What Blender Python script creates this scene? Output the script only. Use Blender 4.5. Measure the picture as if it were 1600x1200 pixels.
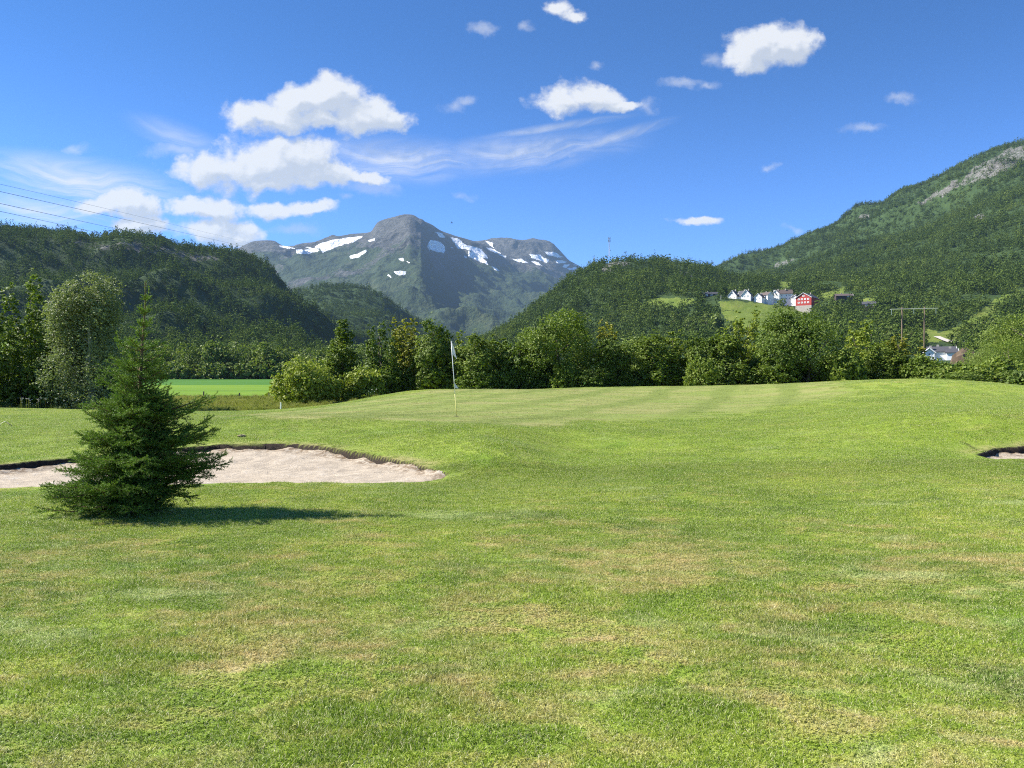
import bpy, bmesh, math, random
import numpy as np
from mathutils import Vector
R = math.radians
for o in list(bpy.data.objects): bpy.data.objects.remove(o)
scene = bpy.context.scene
COL = scene.collection
rng = np.random.default_rng(7)
random.seed(7)

# ------------------------------------------------------------------ camera, exposure
FPX, HORIZON, EYE = 1200.0, 583.0, 1.6
HAZE = 3.8e-5
PITCH = math.atan((600 - HORIZON) / FPX)
cam_data = bpy.data.cameras.new('camera')
cam_data.sensor_width = 36.0
cam_data.lens = 36.0 * FPX / 1600.0
cam_data.clip_start = 0.05
cam_data.clip_end = 60000
cam = bpy.data.objects.new('camera', cam_data)
COL.objects.link(cam)
cam.location = (0, 0, EYE)
cam.rotation_euler = (math.pi / 2 - PITCH, 0, 0)
scene.camera = cam
scene.view_settings.view_transform = 'Standard'
scene.view_settings.look = 'None'
scene.view_settings.gamma = 1
scene.view_settings.exposure = 1.25
scene.render.engine = 'CYCLES'
scene.cycles.use_denoising = False
scene.cycles.denoising_prefilter = 'NONE'
scene.cycles.filter_width = 1.1
scene.cycles.max_bounces = 5
scene.cycles.diffuse_bounces = 2
scene.cycles.transmission_bounces = 4
scene.cycles.volume_bounces = 0
scene.cycles.transparent_max_bounces = 8

def P(px, py, D):
    """place seen at photo point (px,py), D metres in front"""
    x = (px - 800.0) / FPX
    z = (600.0 - py) / FPX
    c, s = math.cos(PITCH), math.sin(PITCH)
    yy = c + s * z
    zz = -s + c * z
    return np.array([x / yy * D, D * 1.0, EYE + zz / yy * D])

def PZ(px, py, D):
    px = np.asarray(px, float); py = np.asarray(py, float)
    z = (600.0 - py) / FPX
    c, s = math.cos(PITCH), math.sin(PITCH)
    yy = c + s * z
    return (px - 800.0) / FPX / yy * D, EYE + (-s + c * z) / yy * D

def project(x, y, z):
    c, s = math.cos(PITCH), math.sin(PITCH)
    dz = z - EYE
    f = c * y - s * dz
    u = s * y + c * dz
    f = np.where(f < 0.01, 0.01, f)
    return 800 + FPX * x / f, 600 - FPX * u / f

# ------------------------------------------------------------------ node helper
class NT:
    def __init__(self, tree):
        self.t = tree; self.n = tree.nodes; self.l = tree.links
    def add(self, typ, ins=None, **props):
        nd = self.n.new(typ)
        for k, v in props.items(): setattr(nd, k, v)
        for k, v in (ins or {}).items(): self.set(nd, k, v)
        return nd
    def set(self, nd, k, v):
        s = nd.inputs[k]
        if isinstance(v, bpy.types.NodeSocket): self.l.new(v, s)
        elif isinstance(v, bpy.types.Node): self.l.new(v.outputs[0], s)
        else: s.default_value = v
    def math(self, op, a, b=0.0, c=None, clamp=False):
        nd = self.add('ShaderNodeMath', {0: a, 1: b}, operation=op, use_clamp=clamp)
        if c is not None: self.set(nd, 2, c)
        return nd.outputs[0]
    def vmath(self, op, a, b=(0, 0, 0)):
        nd = self.add('ShaderNodeVectorMath', {0: a}, operation=op)
        if op not in ('LENGTH', 'NORMALIZE'): self.set(nd, 1, b)
        return nd.outputs['Value'] if op in ('LENGTH', 'DOT_PRODUCT') else nd.outputs[0]
    def noise(self, vec, scale, detail=3, rough=0.55, dist=0.0, out=0):
        nd = self.add('ShaderNodeTexNoise', {'Vector': vec, 'Scale': scale, 'Detail': detail, 'Roughness': rough, 'Distortion': dist})
        return nd.outputs[out]
    def ramp(self, fac, stops, interp='LINEAR'):
        nd = self.add('ShaderNodeValToRGB', {'Fac': fac})
        cr = nd.color_ramp; cr.interpolation = interp
        while len(cr.elements) > 1: cr.elements.remove(cr.elements[-1])
        cr.elements[0].position = stops[0][0]; cr.elements[0].color = col4(stops[0][1])
        for p, c in stops[1:]:
            e = cr.elements.new(p); e.color = col4(c)
        return nd.outputs[0]
    def mix(self, fac, a, b, blend='MIX'):
        nd = self.add('ShaderNodeMix', data_type='RGBA', blend_type=blend)
        self.set(nd, 0, fac); self.set(nd, 6, a if not isinstance(a, tuple) else col4(a)); self.set(nd, 7, b if not isinstance(b, tuple) else col4(b))
        return nd.outputs[2]
    def sstep(self, v, lo, hi, a=0.0, b=1.0):
        nd = self.add('ShaderNodeMapRange', {0: v, 1: lo, 2: hi, 3: a, 4: b}, interpolation_type='SMOOTHSTEP')
        return nd.outputs[0]

def col4(c):
    if isinstance(c, (int, float)): return (c, c, c, 1)
    return (c[0], c[1], c[2], 1.0) if len(c) == 3 else c

# ------------------------------------------------------------------ sun and sky
SUN_AZ = math.atan2(-0.993, 0.12)      # from the left, a little in front
SUN_EL = R(40)
world = bpy.data.worlds.new('World'); scene.world = world; world.use_nodes = True
W = NT(world.node_tree); W.n.clear()
wout = W.add('ShaderNodeOutputWorld')
world.cycles.sampling_method = 'NONE'
bg = W.add('ShaderNodeBackground')
W.l.new(bg.outputs[0], wout.inputs[0])
sky = W.add('ShaderNodeTexSky', sky_type='NISHITA', sun_disc=False, sun_elevation=SUN_EL, sun_rotation=SUN_AZ,
            air_density=1.0, dust_density=0.25, ozone_density=3.0, altitude=300)

# clouds: fixed to world directions, a gnomonic chart about +Y
def PC(px, py):
    p = P(px, py, 1.0); return p[0], p[2] - EYE
CLOUDS = [  # px, py, rx, ry  of the puffs of each cumulus
 (425,182,66,22),(468,164,50,28),(515,158,58,34),(560,180,58,26),(610,187,34,19),
 (500,186,60,15),(425,280,70,16),
 (330,262,58,28),(385,262,66,36),(435,250,58,32),(480,245,50,30),(510,272,50,22),(560,278,44,9),
 (165,322,48,18),(200,318,46,25),(300,320,44,16),(335,325,46,16),(430,326,40,12),(480,326,38,11),
 (325,358,54,20),(370,364,42,16),(215,353,52,12),
 (880,158,42,17),(925,153,54,20),(970,163,38,9),
 (1180,80,46,30),(1225,74,48,32),(1205,60,32,18),(872,15,22,13),(890,28,18,10),(1088,345,38,8),
]
FAINT = [(285,236,45,10),(465,357,44,9),(1012,165,20,13),(1122,92,28,13),(1065,130,34,10),(1100,134,26,7),(708,166,26,11),(730,161,18,9),(115,233,26,11),
 (1178,387,24,8),(1355,201,32,9),(760,42,30,9),(825,46,12,8),(720,303,15,6),(1245,358,12,5),(932,105,11,6),(1205,262,14,6),(540,312,15,6),(1405,150,22,8),(860,240,60,10),(575,290,60,12)]
geo = W.add('ShaderNodeTexCoord').outputs['Generated']
sep = W.add('ShaderNodeSeparateXYZ', {0: geo})
ysafe = W.math('MAXIMUM', sep.outputs[1], 0.02)
U = W.math('DIVIDE', sep.outputs[0], ysafe); V = W.math('DIVIDE', sep.outputs[2], ysafe)
uv = W.add('ShaderNodeCombineXYZ', {0: U, 1: V, 2: 0.0}).outputs[0]

def cloud_group(name, blobs, amp):
    cg = bpy.data.node_groups.new(name, 'ShaderNodeTree')
    cg.interface.new_socket('Vector', in_out='INPUT', socket_type='NodeSocketVector')
    cg.interface.new_socket('Density', in_out='OUTPUT', socket_type='NodeSocketFloat')
    G = NT(cg)
    gi = G.add('NodeGroupInput'); go = G.add('NodeGroupOutput')
    vin = gi.outputs[0]
    wob = G.noise(vin, 14.0, 5, 0.62, out=1)
    vp = G.vmath('ADD', vin, G.vmath('MULTIPLY', G.vmath('SUBTRACT', wob, (0.5, 0.5, 0.5)), (0.060, 0.045, 0)))
    acc = None
    for (cx, cy, rx, ry) in blobs:
        u, v = PC(cx, cy)
        d = G.vmath('SUBTRACT', vp, (u, v, 0))
        d = G.vmath('MULTIPLY', d, (FPX / (rx * 1.45), FPX / (ry * 1.5), 0))
        val = G.math('SUBTRACT', 1.0, G.vmath('LENGTH', d))
        if rx < 30: val = G.math('MULTIPLY', val, 0.8)
        acc = val if acc is None else G.add('ShaderNodeMath', {0: acc, 1: val, 2: 0.12}, operation='SMOOTH_MAX').outputs[0]
    n1 = G.noise(G.vmath('MULTIPLY', vin, (0.8, 1, 1)), 22.0, 7, 0.64)
    vo = G.add('ShaderNodeTexVoronoi', {'Vector': vp, 'Scale': 42.0, 'Detail': 1.0, 'Roughness': 0.6}, feature='SMOOTH_F1').outputs[0]
    dens = G.math('ADD', acc, G.math('MULTIPLY', G.math('SUBTRACT', n1, 0.5), amp))
    dens = G.math('SUBTRACT', dens, G.math('MULTIPLY', G.math('SUBTRACT', vo, 0.35), 0.35))
    G.l.new(dens, go.inputs[0]); return cg
cg1 = cloud_group('cloud_field', CLOUDS, 1.15); cg2 = cloud_group('faint_cloud_field', FAINT, 1.3)
def cloud_at(vec, g=cg1):
    nd = W.add('ShaderNodeGroup'); nd.node_tree = g
    W.l.new(vec, nd.inputs[0]); return nd.outputs[0]
d0 = cloud_at(uv)
d1 = cloud_at(W.vmath('ADD', uv, (-0.006, 0.010, 0)))
d2 = cloud_at(W.vmath('ADD', uv, (-0.020, 0.024, 0)))
alpha = W.math('MAXIMUM', W.sstep(d0, -0.02, 0.46), W.math('MULTIPLY', W.sstep(cloud_at(uv, cg2), 0.0, 0.8), 0.42))
relief = W.math('MULTIPLY', W.math('SUBTRACT', d1, d0), 1.4)
shade = W.sstep(W.math('ADD', relief, W.math('MULTIPLY', W.math('MAXIMUM', d2, -0.2), 1.0)), -0.10, 0.75)
ccol = W.mix(shade, (0.93, 0.94, 0.96), (0.62, 0.67, 0.76))
# thin cirrus streaks
def streak(cx, cy, rx, ry, ang):
    u, v = PC(cx, cy)
    d = W.vmath('SUBTRACT', uv, (u, v, 0))
    rot = W.add('ShaderNodeVectorRotate', {'Vector': d, 'Angle': ang}, rotation_type='Z_AXIS').outputs[0]
    s = W.vmath('MULTIPLY', rot, (FPX / rx, FPX / ry, 0))
    return W.sstep(W.vmath('LENGTH', s), 1.0, 0.1), rot
ci = None
for (cx, cy, rx, ry, ang, st) in [(820, 238, 230, 40, R(-6), .34), (620, 250, 190, 48, R(3), .42), (130, 285, 240, 50, R(9), .50),
                              (60, 330, 170, 40, R(8), .42), (280, 215, 110, 30, R(20), .22), (960, 215, 120, 14, R(-17), .30), (860,200,170,10,R(-9),.28)]:
    m, rot = streak(cx, cy, rx, ry, ang)
    wpt = W.vmath('ADD', rot, W.vmath('MULTIPLY', W.noise(rot, 7.0, 3, 0.5, out=1), (0.0, 0.06, 0.0)))
    sc = W.vmath('MULTIPLY', wpt, (5.0, 34.0, 1.0))
    nn = W.noise(sc, 1.0, 6, 0.62, 0.9)
    f = W.math('MULTIPLY', W.math('MULTIPLY', m, W.sstep(nn, 0.26, 0.72)), st * 2.1)
    ci = f if ci is None else W.math('MAXIMUM', ci, f)
front = W.sstep(sep.outputs[1], 0.05, 0.2)
up = W.sstep(sep.outputs[2], -0.01, 0.02)
alpha = W.math('MULTIPLY', W.math('MULTIPLY', W.math('MAXIMUM', alpha, ci), front), up)
SKYK = 0.11
skyt = W.mix(W.sstep(sep.outputs[2], 0.02, 0.42), (SKYK * 0.25, SKYK * 0.49, SKYK * 0.96), (SKYK * 0.085, SKYK * 0.30, SKYK * 0.56))
skyc = W.vmath('MULTIPLY', sky.outputs[0], skyt)
ccs = W.add('ShaderNodeVectorMath', {0: ccol, 1: (0.40, 0.40, 0.40)}, operation='MULTIPLY').outputs[0]
fin = W.mix(alpha, skyc, ccs)
W.l.new(fin, bg.inputs[0])
bg.inputs[1].default_value = 1.0

sun_d = bpy.data.lights.new('sun', 'SUN'); sun_d.energy = 5.0; sun_d.angle = R(0.53); sun_d.color = (1.0, 0.95, 0.86)
sun = bpy.data.objects.new('sun', sun_d); COL.objects.link(sun)
sd = Vector((math.sin(SUN_AZ) * math.cos(SUN_EL), math.cos(SUN_AZ) * math.cos(SUN_EL), math.sin(SUN_EL)))
sun.rotation_euler = sd.to_track_quat('Z', 'Y').to_euler()
sun.location = sd * 100

# ------------------------------------------------------------------ mesh + tag helpers
def mesh_np(name, verts, faces, mats=(), attrs=None, fmat=None, smooth=False, extra_points=None):
    """verts Nx3; faces: array Mxk or list of such arrays"""
    verts = np.asarray(verts, np.float32)
    fl = faces if isinstance(faces, list) else [faces]
    fl = [np.asarray(f, np.int32) for f in fl if len(f)]
    me = bpy.data.meshes.new(name)
    me.vertices.add(len(verts)); me.vertices.foreach_set('co', verts.ravel())
    if fl:
        loops = np.concatenate([f.ravel() for f in fl])
        tot = np.concatenate([np.full(len(f), f.shape[1], np.int32) for f in fl])
        start = np.concatenate([[0], np.cumsum(tot)[:-1]]).astype(np.int32)
        me.loops.add(len(loops)); me.loops.foreach_set('vertex_index', loops)
        me.polygons.add(len(tot)); me.polygons.foreach_set('loop_start', start)
        if fmat is not None: me.polygons.foreach_set('material_index', np.asarray(fmat, np.int32))
        me.polygons.foreach_set('use_smooth', np.full(len(tot), smooth, bool))
    for m in mats: me.materials.append(m)
    me.update(calc_edges=True)
    for k, a in (attrs or {}).items():
        a = np.asarray(a)
        if a.ndim == 2:
            at = me.attributes.new(k, 'FLOAT_VECTOR', 'POINT'); at.data.foreach_set('vector', a.astype(np.float32).ravel())
        elif a.dtype.kind == 'i':
            at = me.attributes.new(k, 'INT', 'POINT'); at.data.foreach_set('value', a.astype(np.int32))
        else:
            at = me.attributes.new(k, 'FLOAT', 'POINT'); at.data.foreach_set('value', a.astype(np.float32))
    return me

def link(name, me, parent=None, **tags):
    o = bpy.data.objects.new(name, me); COL.objects.link(o)
    if parent is not None: o.parent = parent
    for k, v in tags.items():
        if v is not None: o[k] = v
    return o

def empty(name, loc, label=None, cat=None, group=None):
    o = bpy.data.objects.new(name, None); COL.objects.link(o)
    o.location = [float(v) for v in loc]; o.empty_display_size = 0.2
    if label: o['label'] = label
    if cat: o['category'] = cat
    if group: o['group'] = group
    return o

def copy_tree(root, name=None):
    c = root.copy(); COL.objects.link(c)
    for ch in list(root.children):
        d = ch.copy(); COL.objects.link(d); d.parent = c
        for g in list(ch.children):
            e = g.copy(); COL.objects.link(e); e.parent = d
    return c

class MB:
    """collects simple solids into one mesh"""
    def __init__(self): self.v = []; self.f = []; self.m = []
    def add(self, vs, fs, mi=0):
        b = len(self.v); self.v += [tuple(float(c) for c in v) for v in vs]
        self.f += [tuple(i + b for i in f) for f in fs]; self.m += [mi] * len(fs)
    def box(self, c, s, mi=0, rz=0):
        hx, hy, hz = s[0] / 2, s[1] / 2, s[2] / 2
        vs = []
        for dz in (-hz, hz):
            for dx, dy in ((-hx, -hy), (hx, -hy), (hx, hy), (-hx, hy)):
                x = dx * math.cos(rz) - dy * math.sin(rz); y = dx * math.sin(rz) + dy * math.cos(rz)
                vs.append((c[0] + x, c[1] + y, c[2] + dz))
        self.add(vs, [(3, 2, 1, 0), (4, 5, 6, 7), (0, 1, 5, 4), (1, 2, 6, 5), (2, 3, 7, 6), (3, 0, 4, 7)], mi)
    def tube(self, pts, rads, n=8, mi=0, cap=True):
        pts = [Vector([float(c) for c in p]) for p in pts]
        b = len(self.v); k = len(pts)
        for i, p in enumerate(pts):
            t = (pts[min(i + 1, k - 1)] - pts[max(i - 1, 0)]).normalized()
            a = t.cross(Vector((0.3, 0.2, 1)) if abs(t.z) < .9 else Vector((1, 0.1, 0))).normalized(); bb = t.cross(a)
            for j in range(n):
                an = 2 * math.pi * j / n
                q = p + (a * math.cos(an) + bb * math.sin(an)) * rads[i]
                self.v.append(tuple(q))
        for i in range(k - 1):
            for j in range(n):
                j2 = (j + 1) % n
                self.f.append((b + i * n + j, b + i * n + j2, b + (i + 1) * n + j2, b + (i + 1) * n + j)); self.m.append(mi)
        if cap:
            self.f.append(tuple(b + j for j in range(n))[::-1]); self.m.append(mi)
            self.f.append(tuple(b + (k - 1) * n + j for j in range(n))); self.m.append(mi)
    def mesh(self, name, mats, smooth=False):
        me = bpy.data.meshes.new(name); me.from_pydata(self.v, [], self.f)
        for m in mats: me.materials.append(m)
        for p, mi in zip(me.polygons, self.m): p.material_index = mi; p.use_smooth = smooth
        me.update(); return me
    def build(self, name, mats, parent=None, smooth=False, **tags):
        return link(name, self.mesh(name, mats if isinstance(mats, (list, tuple)) else [mats], smooth), parent, **tags)

# numpy gradient noise
_perm = np.random.default_rng(11).permutation(512)
_ang = np.random.default_rng(12).uniform(0, 2 * np.pi, 512)
def perlin(x, y, seed=0):
    xi = np.floor(x).astype(int); yi = np.floor(y).astype(int)
    xf = x - xi; yf = y - yi
    def g(ix, iy, dx, dy):
        h = _perm[(_perm[(ix + seed * 37) & 511] + iy) & 511]
        return np.cos(_ang[h]) * dx + np.sin(_ang[h]) * dy
    u = xf ** 3 * (xf * (xf * 6 - 15) + 10); v = yf ** 3 * (yf * (yf * 6 - 15) + 10)
    a = g(xi, yi, xf, yf); b = g(xi + 1, yi, xf - 1, yf); c = g(xi, yi + 1, xf, yf - 1); d = g(xi + 1, yi + 1, xf - 1, yf - 1)
    return ((a * (1 - u) + b * u) * (1 - v) + (c * (1 - u) + d * u) * v) * 1.5
def fbm(x, y, scale, oct=4, seed=0, gain=0.5):
    s = 0; a = 1; f = 1 / scale
    for i in range(oct):
        s = s + a * perlin(x * f, y * f, seed + i); a *= gain; f *= 2.03
    return s
def ridged(x, y, scale, oct=5, seed=0):
    s = 0; a = 1; f = 1 / scale; w = 1
    for i in range(oct):
        n = 1 - np.abs(perlin(x * f, y * f, seed + i)) * 1.6
        n = n * n * w; w = np.clip(n * 1.6, 0, 1)
        s = s + a * n; a *= 0.5; f *= 2.1
    return s
def sst(x, a, b):
    t = np.clip((x - a) / (b - a), 0, 1); return t * t * (3 - 2 * t)
def in_poly(px, py, poly):
    px = np.asarray(px, float); py = np.asarray(py, float)
    ins = np.zeros(px.shape, bool); n = len(poly)
    for i in range(n):
        x1, y1 = poly[i]; x2, y2 = poly[(i + 1) % n]
        c = ((y1 > py) != (y2 > py)) & (px < (x2 - x1) * (py - y1) / (y2 - y1 + 1e-12) + x1)
        ins ^= c
    return ins
def poly_dist(x, y, poly):
    """signed distance, positive inside"""
    d = np.full(np.shape(x), 1e9)
    n = len(poly)
    for i in range(n):
        ax, ay = poly[i]; bx, by = poly[(i + 1) % n]
        ex, ey = bx - ax, by - ay
        t = np.clip(((x - ax) * ex + (y - ay) * ey) / (ex * ex + ey * ey + 1e-12), 0, 1)
        d = np.minimum(d, np.hypot(x - ax - t * ex, y - ay - t * ey))
    return np.where(in_poly(x, y, poly), d, -d)
def pchip(xk, yk, xq):
    """xk (K,), yk (K,...) monotone-preserving cubic"""
    xk = np.asarray(xk, float); yk = np.asarray(yk, float)
    h = np.diff(xk); sh = (-1,) + (1,) * (yk.ndim - 1)
    de = np.diff(yk, axis=0) / h.reshape(sh)
    m = np.zeros_like(yk)
    prod = de[:-1] * de[1:]
    with np.errstate(divide='ignore', invalid='ignore'):
        hm = 2 * prod / (de[:-1] + de[1:])
    m[1:-1] = np.where(prod > 0, hm, 0); m[0] = de[0]; m[-1] = de[-1]
    i = np.clip(np.searchsorted(xk, xq) - 1, 0, len(xk) - 2)
    t = ((xq - xk[i]) / h[i]).reshape(sh); hh = h[i].reshape(sh)
    t2 = t * t; t3 = t2 * t
    return (2 * t3 - 3 * t2 + 1) * yk[i] + (t3 - 2 * t2 + t) * hh * m[i] + (-2 * t3 + 3 * t2) * yk[i + 1] + (t3 - t2) * hh * m[i + 1]

# ------------------------------------------------------------------ materials
def new_mat(name):
    m = bpy.data.materials.new(name); m.use_nodes = True
    t = NT(m.node_tree); t.n.clear()
    out = t.add('ShaderNodeOutputMaterial')
    return m, t, out
def simple_mat(name, col, rough=0.6, var=0.12, scale=8.0, metal=0.0, bump=0.0):
    m, t, out = new_mat(name)
    pos = t.add('ShaderNodeNewGeometry').outputs['Position']
    n = t.noise(pos, scale, 4, 0.6)
    c = t.mix(1.0, col, t.ramp(n, [(0.25, tuple([1 - var] * 3)), (0.75, tuple([1 + 0 * var] * 3))]), 'MULTIPLY')
    b = t.add('ShaderNodeBsdfPrincipled', {'Base Color': c, 'Roughness': rough, 'Metallic': metal})
    if bump: t.l.new(t.add('ShaderNodeBump', {'Height': t.noise(pos, scale * 6, 4), 'Strength': bump, 'Distance': 0.02}).outputs[0], b.inputs['Normal'])
    t.l.new(b.outputs[0], out.inputs[0]); return m

# colour of the mown turf, as a function of place
tg = bpy.data.node_groups.new('turf_colour', 'ShaderNodeTree')
tg.interface.new_socket('Green', in_out='INPUT', socket_type='NodeSocketFloat')
tg.interface.new_socket('Dry', in_out='INPUT', socket_type='NodeSocketFloat')
tg.interface.new_socket('Color', in_out='OUTPUT', socket_type='NodeSocketColor')
T = NT(tg)
ti = T.add('NodeGroupInput'); to = T.add('NodeGroupOutput')
pos = T.add('ShaderNodeNewGeometry').outputs['Position']
flat = T.vmath('MULTIPLY', pos, (1, 1, 0))
na = T.noise(flat, 0.28, 4, 0.6, 0.6)
nb = T.noise(flat, 1.3, 5, 0.65, 0.4)
nc = T.noise(T.vmath('ADD', flat, (31, 7, 0)), 0.55, 4, 0.6, 0.8)
nd_ = T.noise(flat, 9.0, 3, 0.6)
ps = T.add('ShaderNodeSeparateXYZ', {0: pos})
fp_ = T.noise(T.vmath('ADD', T.vmath('MULTIPLY', flat, (0.8, 1.5, 0)), (13, 21, 0)), 2.6, 5, 0.68, 0.7)
base = T.ramp(T.math('ADD', T.math('MULTIPLY', na, 0.55), T.math('MULTIPLY', fp_, 0.45)), [(0.34, (0.120, 0.190, 0.020)), (0.46, (0.220, 0.305, 0.034)), (0.54, (0.300, 0.370, 0.050)), (0.66, (0.400, 0.430, 0.085))])
# dry straw patches, strongest in a belt of rough ground some 5 to 8 m out
belt = T.math('MULTIPLY', T.sstep(ps.outputs[1], 4.0, 5.6), T.sstep(ps.outputs[1], 8.3, 6.4))
near = T.sstep(ps.outputs[1], 8.8, 6.5)
dryf = T.math('ADD', T.math('MULTIPLY', T.math('SUBTRACT', T.math('ADD', T.math('MULTIPLY', nc, 0.45), T.math('MULTIPLY', fp_, 0.70)), 0.55), 8.0), T.math('ADD', T.math('MULTIPLY', belt, 0.18), T.math('SUBTRACT', T.math('MULTIPLY', near, 0.55), 0.55)))
dryf = T.math('MULTIPLY', dryf, 0.7, clamp=True)
drycol = T.ramp(nd_, [(0.35, (0.370, 0.320, 0.110)), (0.65, (0.520, 0.420, 0.210))])
c1 = T.mix(dryf, base, drycol)
# blue-green darker fescue patches
bf = T.sstep(T.noise(T.vmath('ADD', flat, (5, 50, 0)), 0.9, 4, 0.6, 0.5), 0.54, 0.72)
c1 = T.mix(T.math('MULTIPLY', bf, 0.50), c1, (0.130, 0.190, 0.065))
pale = T.sstep(T.noise(T.vmath('ADD', T.vmath('MULTIPLY', flat, (0.6, 1.4, 0)), (3, 91, 0)), 1.1, 4, 0.6, 0.5), 0.57, 0.70)
c1 = T.mix(T.math('MULTIPLY', pale, 0.6), c1, (0.450, 0.500, 0.230))
lush = T.math('MULTIPLY', T.sstep(ps.outputs[1], 9.5, 12.5), T.sstep(ps.outputs[1], 40.0, 24.0))
c1 = T.mix(T.math('MULTIPLY', lush, 0.62), c1, T.ramp(nb, [(0.3, (0.155, 0.235, 0.020)), (0.7, (0.245, 0.315, 0.034))]))
bright = T.sstep(T.noise(T.vmath('ADD', flat, (77, 3, 0)), 0.7, 3, 0.5, 0.4), 0.56, 0.7)
c1 = T.mix(T.math('MULTIPLY', bright, 0.30), c1, (0.165, 0.300, 0.022))
# the close-mown green: yellowish, with mower stripes
st_ = T.vmath('DOT_PRODUCT', pos, (0.938, -0.346, 0))
stw = T.math('SINE', T.math('ADD', T.math('MULTIPLY', st_, 1.9), T.math('MULTIPLY', T.noise(flat, 0.10, 2), 4.0)))
stw = T.math('MULTIPLY', T.sstep(stw, 0.15, 0.95), T.sstep(T.noise(T.vmath('ADD', flat, (9, 9, 0)), 0.09, 2), 0.25, 0.45))
gcol = T.mix(stw, T.mix(T.sstep(T.noise(T.vmath('MULTIPLY', flat, (0.25, 1, 0)), 0.5, 4, 0.6), 0.35, 0.68), (0.215, 0.270, 0.052), (0.300, 0.295, 0.100)), (0.195, 0.238, 0.048))
c2 = T.mix(ti.outputs[0], c1, gcol)
c2 = T.mix(ti.outputs[1], c2, (0.34, 0.29, 0.12))
T.l.new(c2, to.inputs[0])

def turf_group(t, green, dry):
    nd = t.add('ShaderNodeGroup'); nd.node_tree = tg
    t.set(nd, 0, green); t.set(nd, 1, dry)
    return nd.outputs[0]

# green outline in world metres, from the photo
GREEN_PX = [(300,652,22),(430,655.5,18.4),(560,655,18.4),(640,656,18.7),(700,661,17.7),(800,665,17.6),(870,664,19),(930,660,20.5),(1000,656,22),(1100,650,24),(1200,641,28),(1290,631,31),(1345,618,36),(1320,606,45),(1200,602,48),(1000,605,49),(850,608,48),(700,613,45),(600,620,41),(500,634,35),(400,645,30)]
GREEN_POLY = [tuple(P(a, b, c)[:2]) for a, b, c in GREEN_PX]
def green_mask(x, y):
    d = poly_dist(x, y, GREEN_POLY) + 0.5 * fbm(x, y, 3.0, 2, 5)
    w = 0.35 + 1.3 * sst(x, 1.0, 6.0)
    return sst(d, -w, w)

# golf bunkers (world metres)
BUNK = [  # px, py, D
 [(-260,756,11.0),(-160,746,11.6),(-60,733,12.2),(20,726,12.7),(70,720,13.2),(130,713.5,13.6),(200,706,14.1),(270,699,14.6),(340,694.5,15.0),(440,693,15.1),(500,697,14.8),(560,706,14.2),(620,718,13.45),(670,729,12.85),(699,739,12.35),
  (690,745,12.0),(660,750,11.6),(600,753.5,11.3),(500,755.5,11.16),(340,756,11.12),(200,758,10.95),(60,763,10.7),(0,765,10.6),(-100,770,10.4),(-220,770,10.5)],
 [(1529,711,13.5),(1536,705.5,13.95),(1560,701,14.25),(1600,698,14.45),(1680,697,14.6),(1780,702,14.3),(1830,712,13.6),(1780,720,13.2),(1700,720,13.2),(1600,718.5,13.15),(1550,717,13.1)],
]
BP = [[tuple(P(a, b, c)[:2]) for a, b, c in bk] for bk in BUNK]
BL = [(5, 14), (1, 6)]
SCRAPE = [tuple(P(a, b, c)[:2]) for a, b, c in [(1500,691,14.9),(1516,694,14.6),(1530,702,14.1),(1526,703,14.05),(1512,697,14.5)]]

def ctrl():
    pts = []
    for y in (-3, 0, 3, 5, 7, 9):
        for x in (-14, -8, -3, 3, 8, 14): pts.append((x, y, 0.0))
    for x in (-9.5, -7.5, -5.5, -4, -2.5, -1, 1, 4, 8): pts.append((x, 10.6, 0.0))
    raw = [(-400,700,16),(-300,660,30),(0,690,16.5),(0,660,25),(0,638,38),(130,641,38),(130,700,15),(0,722,12.9),(130,712,13.8),
     (340,692,15.2),(440,690.5,15.3),(500,694,15),(560,703,14.4),(620,715,13.6),(670,726,13),(340,675,16.7),(340,656,18.4),(340,650,24),(330,645.5,32),
     (250,660,20),(250,645,32),(200,640,38),(330,645,41),(400,643.5,42),(450,641.5,43),(250,642.5,43),(500,636,44),(150,640,45),(450,675,16.6),(450,655,18.4),(450,649.5,25),(450,641.5,34),(560,655,18.3),(560,645.5,25),(560,627,39),(560,680,16.1),
     (713,651,21),(640,656,18.6),(640,611,46),(640,630,32),(700,662,17.6),(700,700,14.3),(750,682,15.1),(790,690,14.3),(798,712,13.1),(765,730,12.6),(880,698,16.5),(872,722,14.1),(935,700,16.4),(960,722,13.9),(700,738,12.4),(800,670,16.9),(800,609,48),(800,640,27),(800,742,12.4),
     (900,650,23),(900,606,50),(1000,680,17.5),(1000,640,28),(1000,604,50),(1000,725,13),(1200,670,19),(1200,640,28),(1200,620,38),(1200,600.5,48),
     (1300,650,21),(1430,652,16.9),(1430,625,28),(1430,593,40),(1430,690,15),(1550,652,16.2),(1550,622,30),(1550,602,37),(1550,686,14.9),(1600,610.5,35),(1650,695,14.6),(1740,627,33),(1740,655,16.4),(1900,700,14),(1900,660,30),
     (1300,730,12.3),(1100,735,12.2),(1500,727,12.3),(1600,726,12.5),(1750,730,12.4)]
    for a, b, c in raw: pts.append(tuple(P(a, b, c)))
    for x in (-30, -18, -8): pts.append((x, 58, -0.75))
    for x in (0, 12, 22, 32): pts.append((x, 60, 0.1))
    return np.array(pts)
CP = ctrl()
def tps_fit(c, lam=0.002):
    n = len(c); d = np.hypot(c[:, None, 0] - c[None, :, 0], c[:, None, 1] - c[None, :, 1])
    K = np.where(d > 0, d * d * np.log(d + 1e-12), 0)
    Pm = np.c_[np.ones(n), c[:, :2]]
    A = np.zeros((n + 3, n + 3)); A[:n, :n] = K + lam * n * np.eye(n); A[:n, n:] = Pm; A[n:, :n] = Pm.T
    return np.linalg.solve(A, np.r_[c[:, 2], 0, 0, 0])
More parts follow.
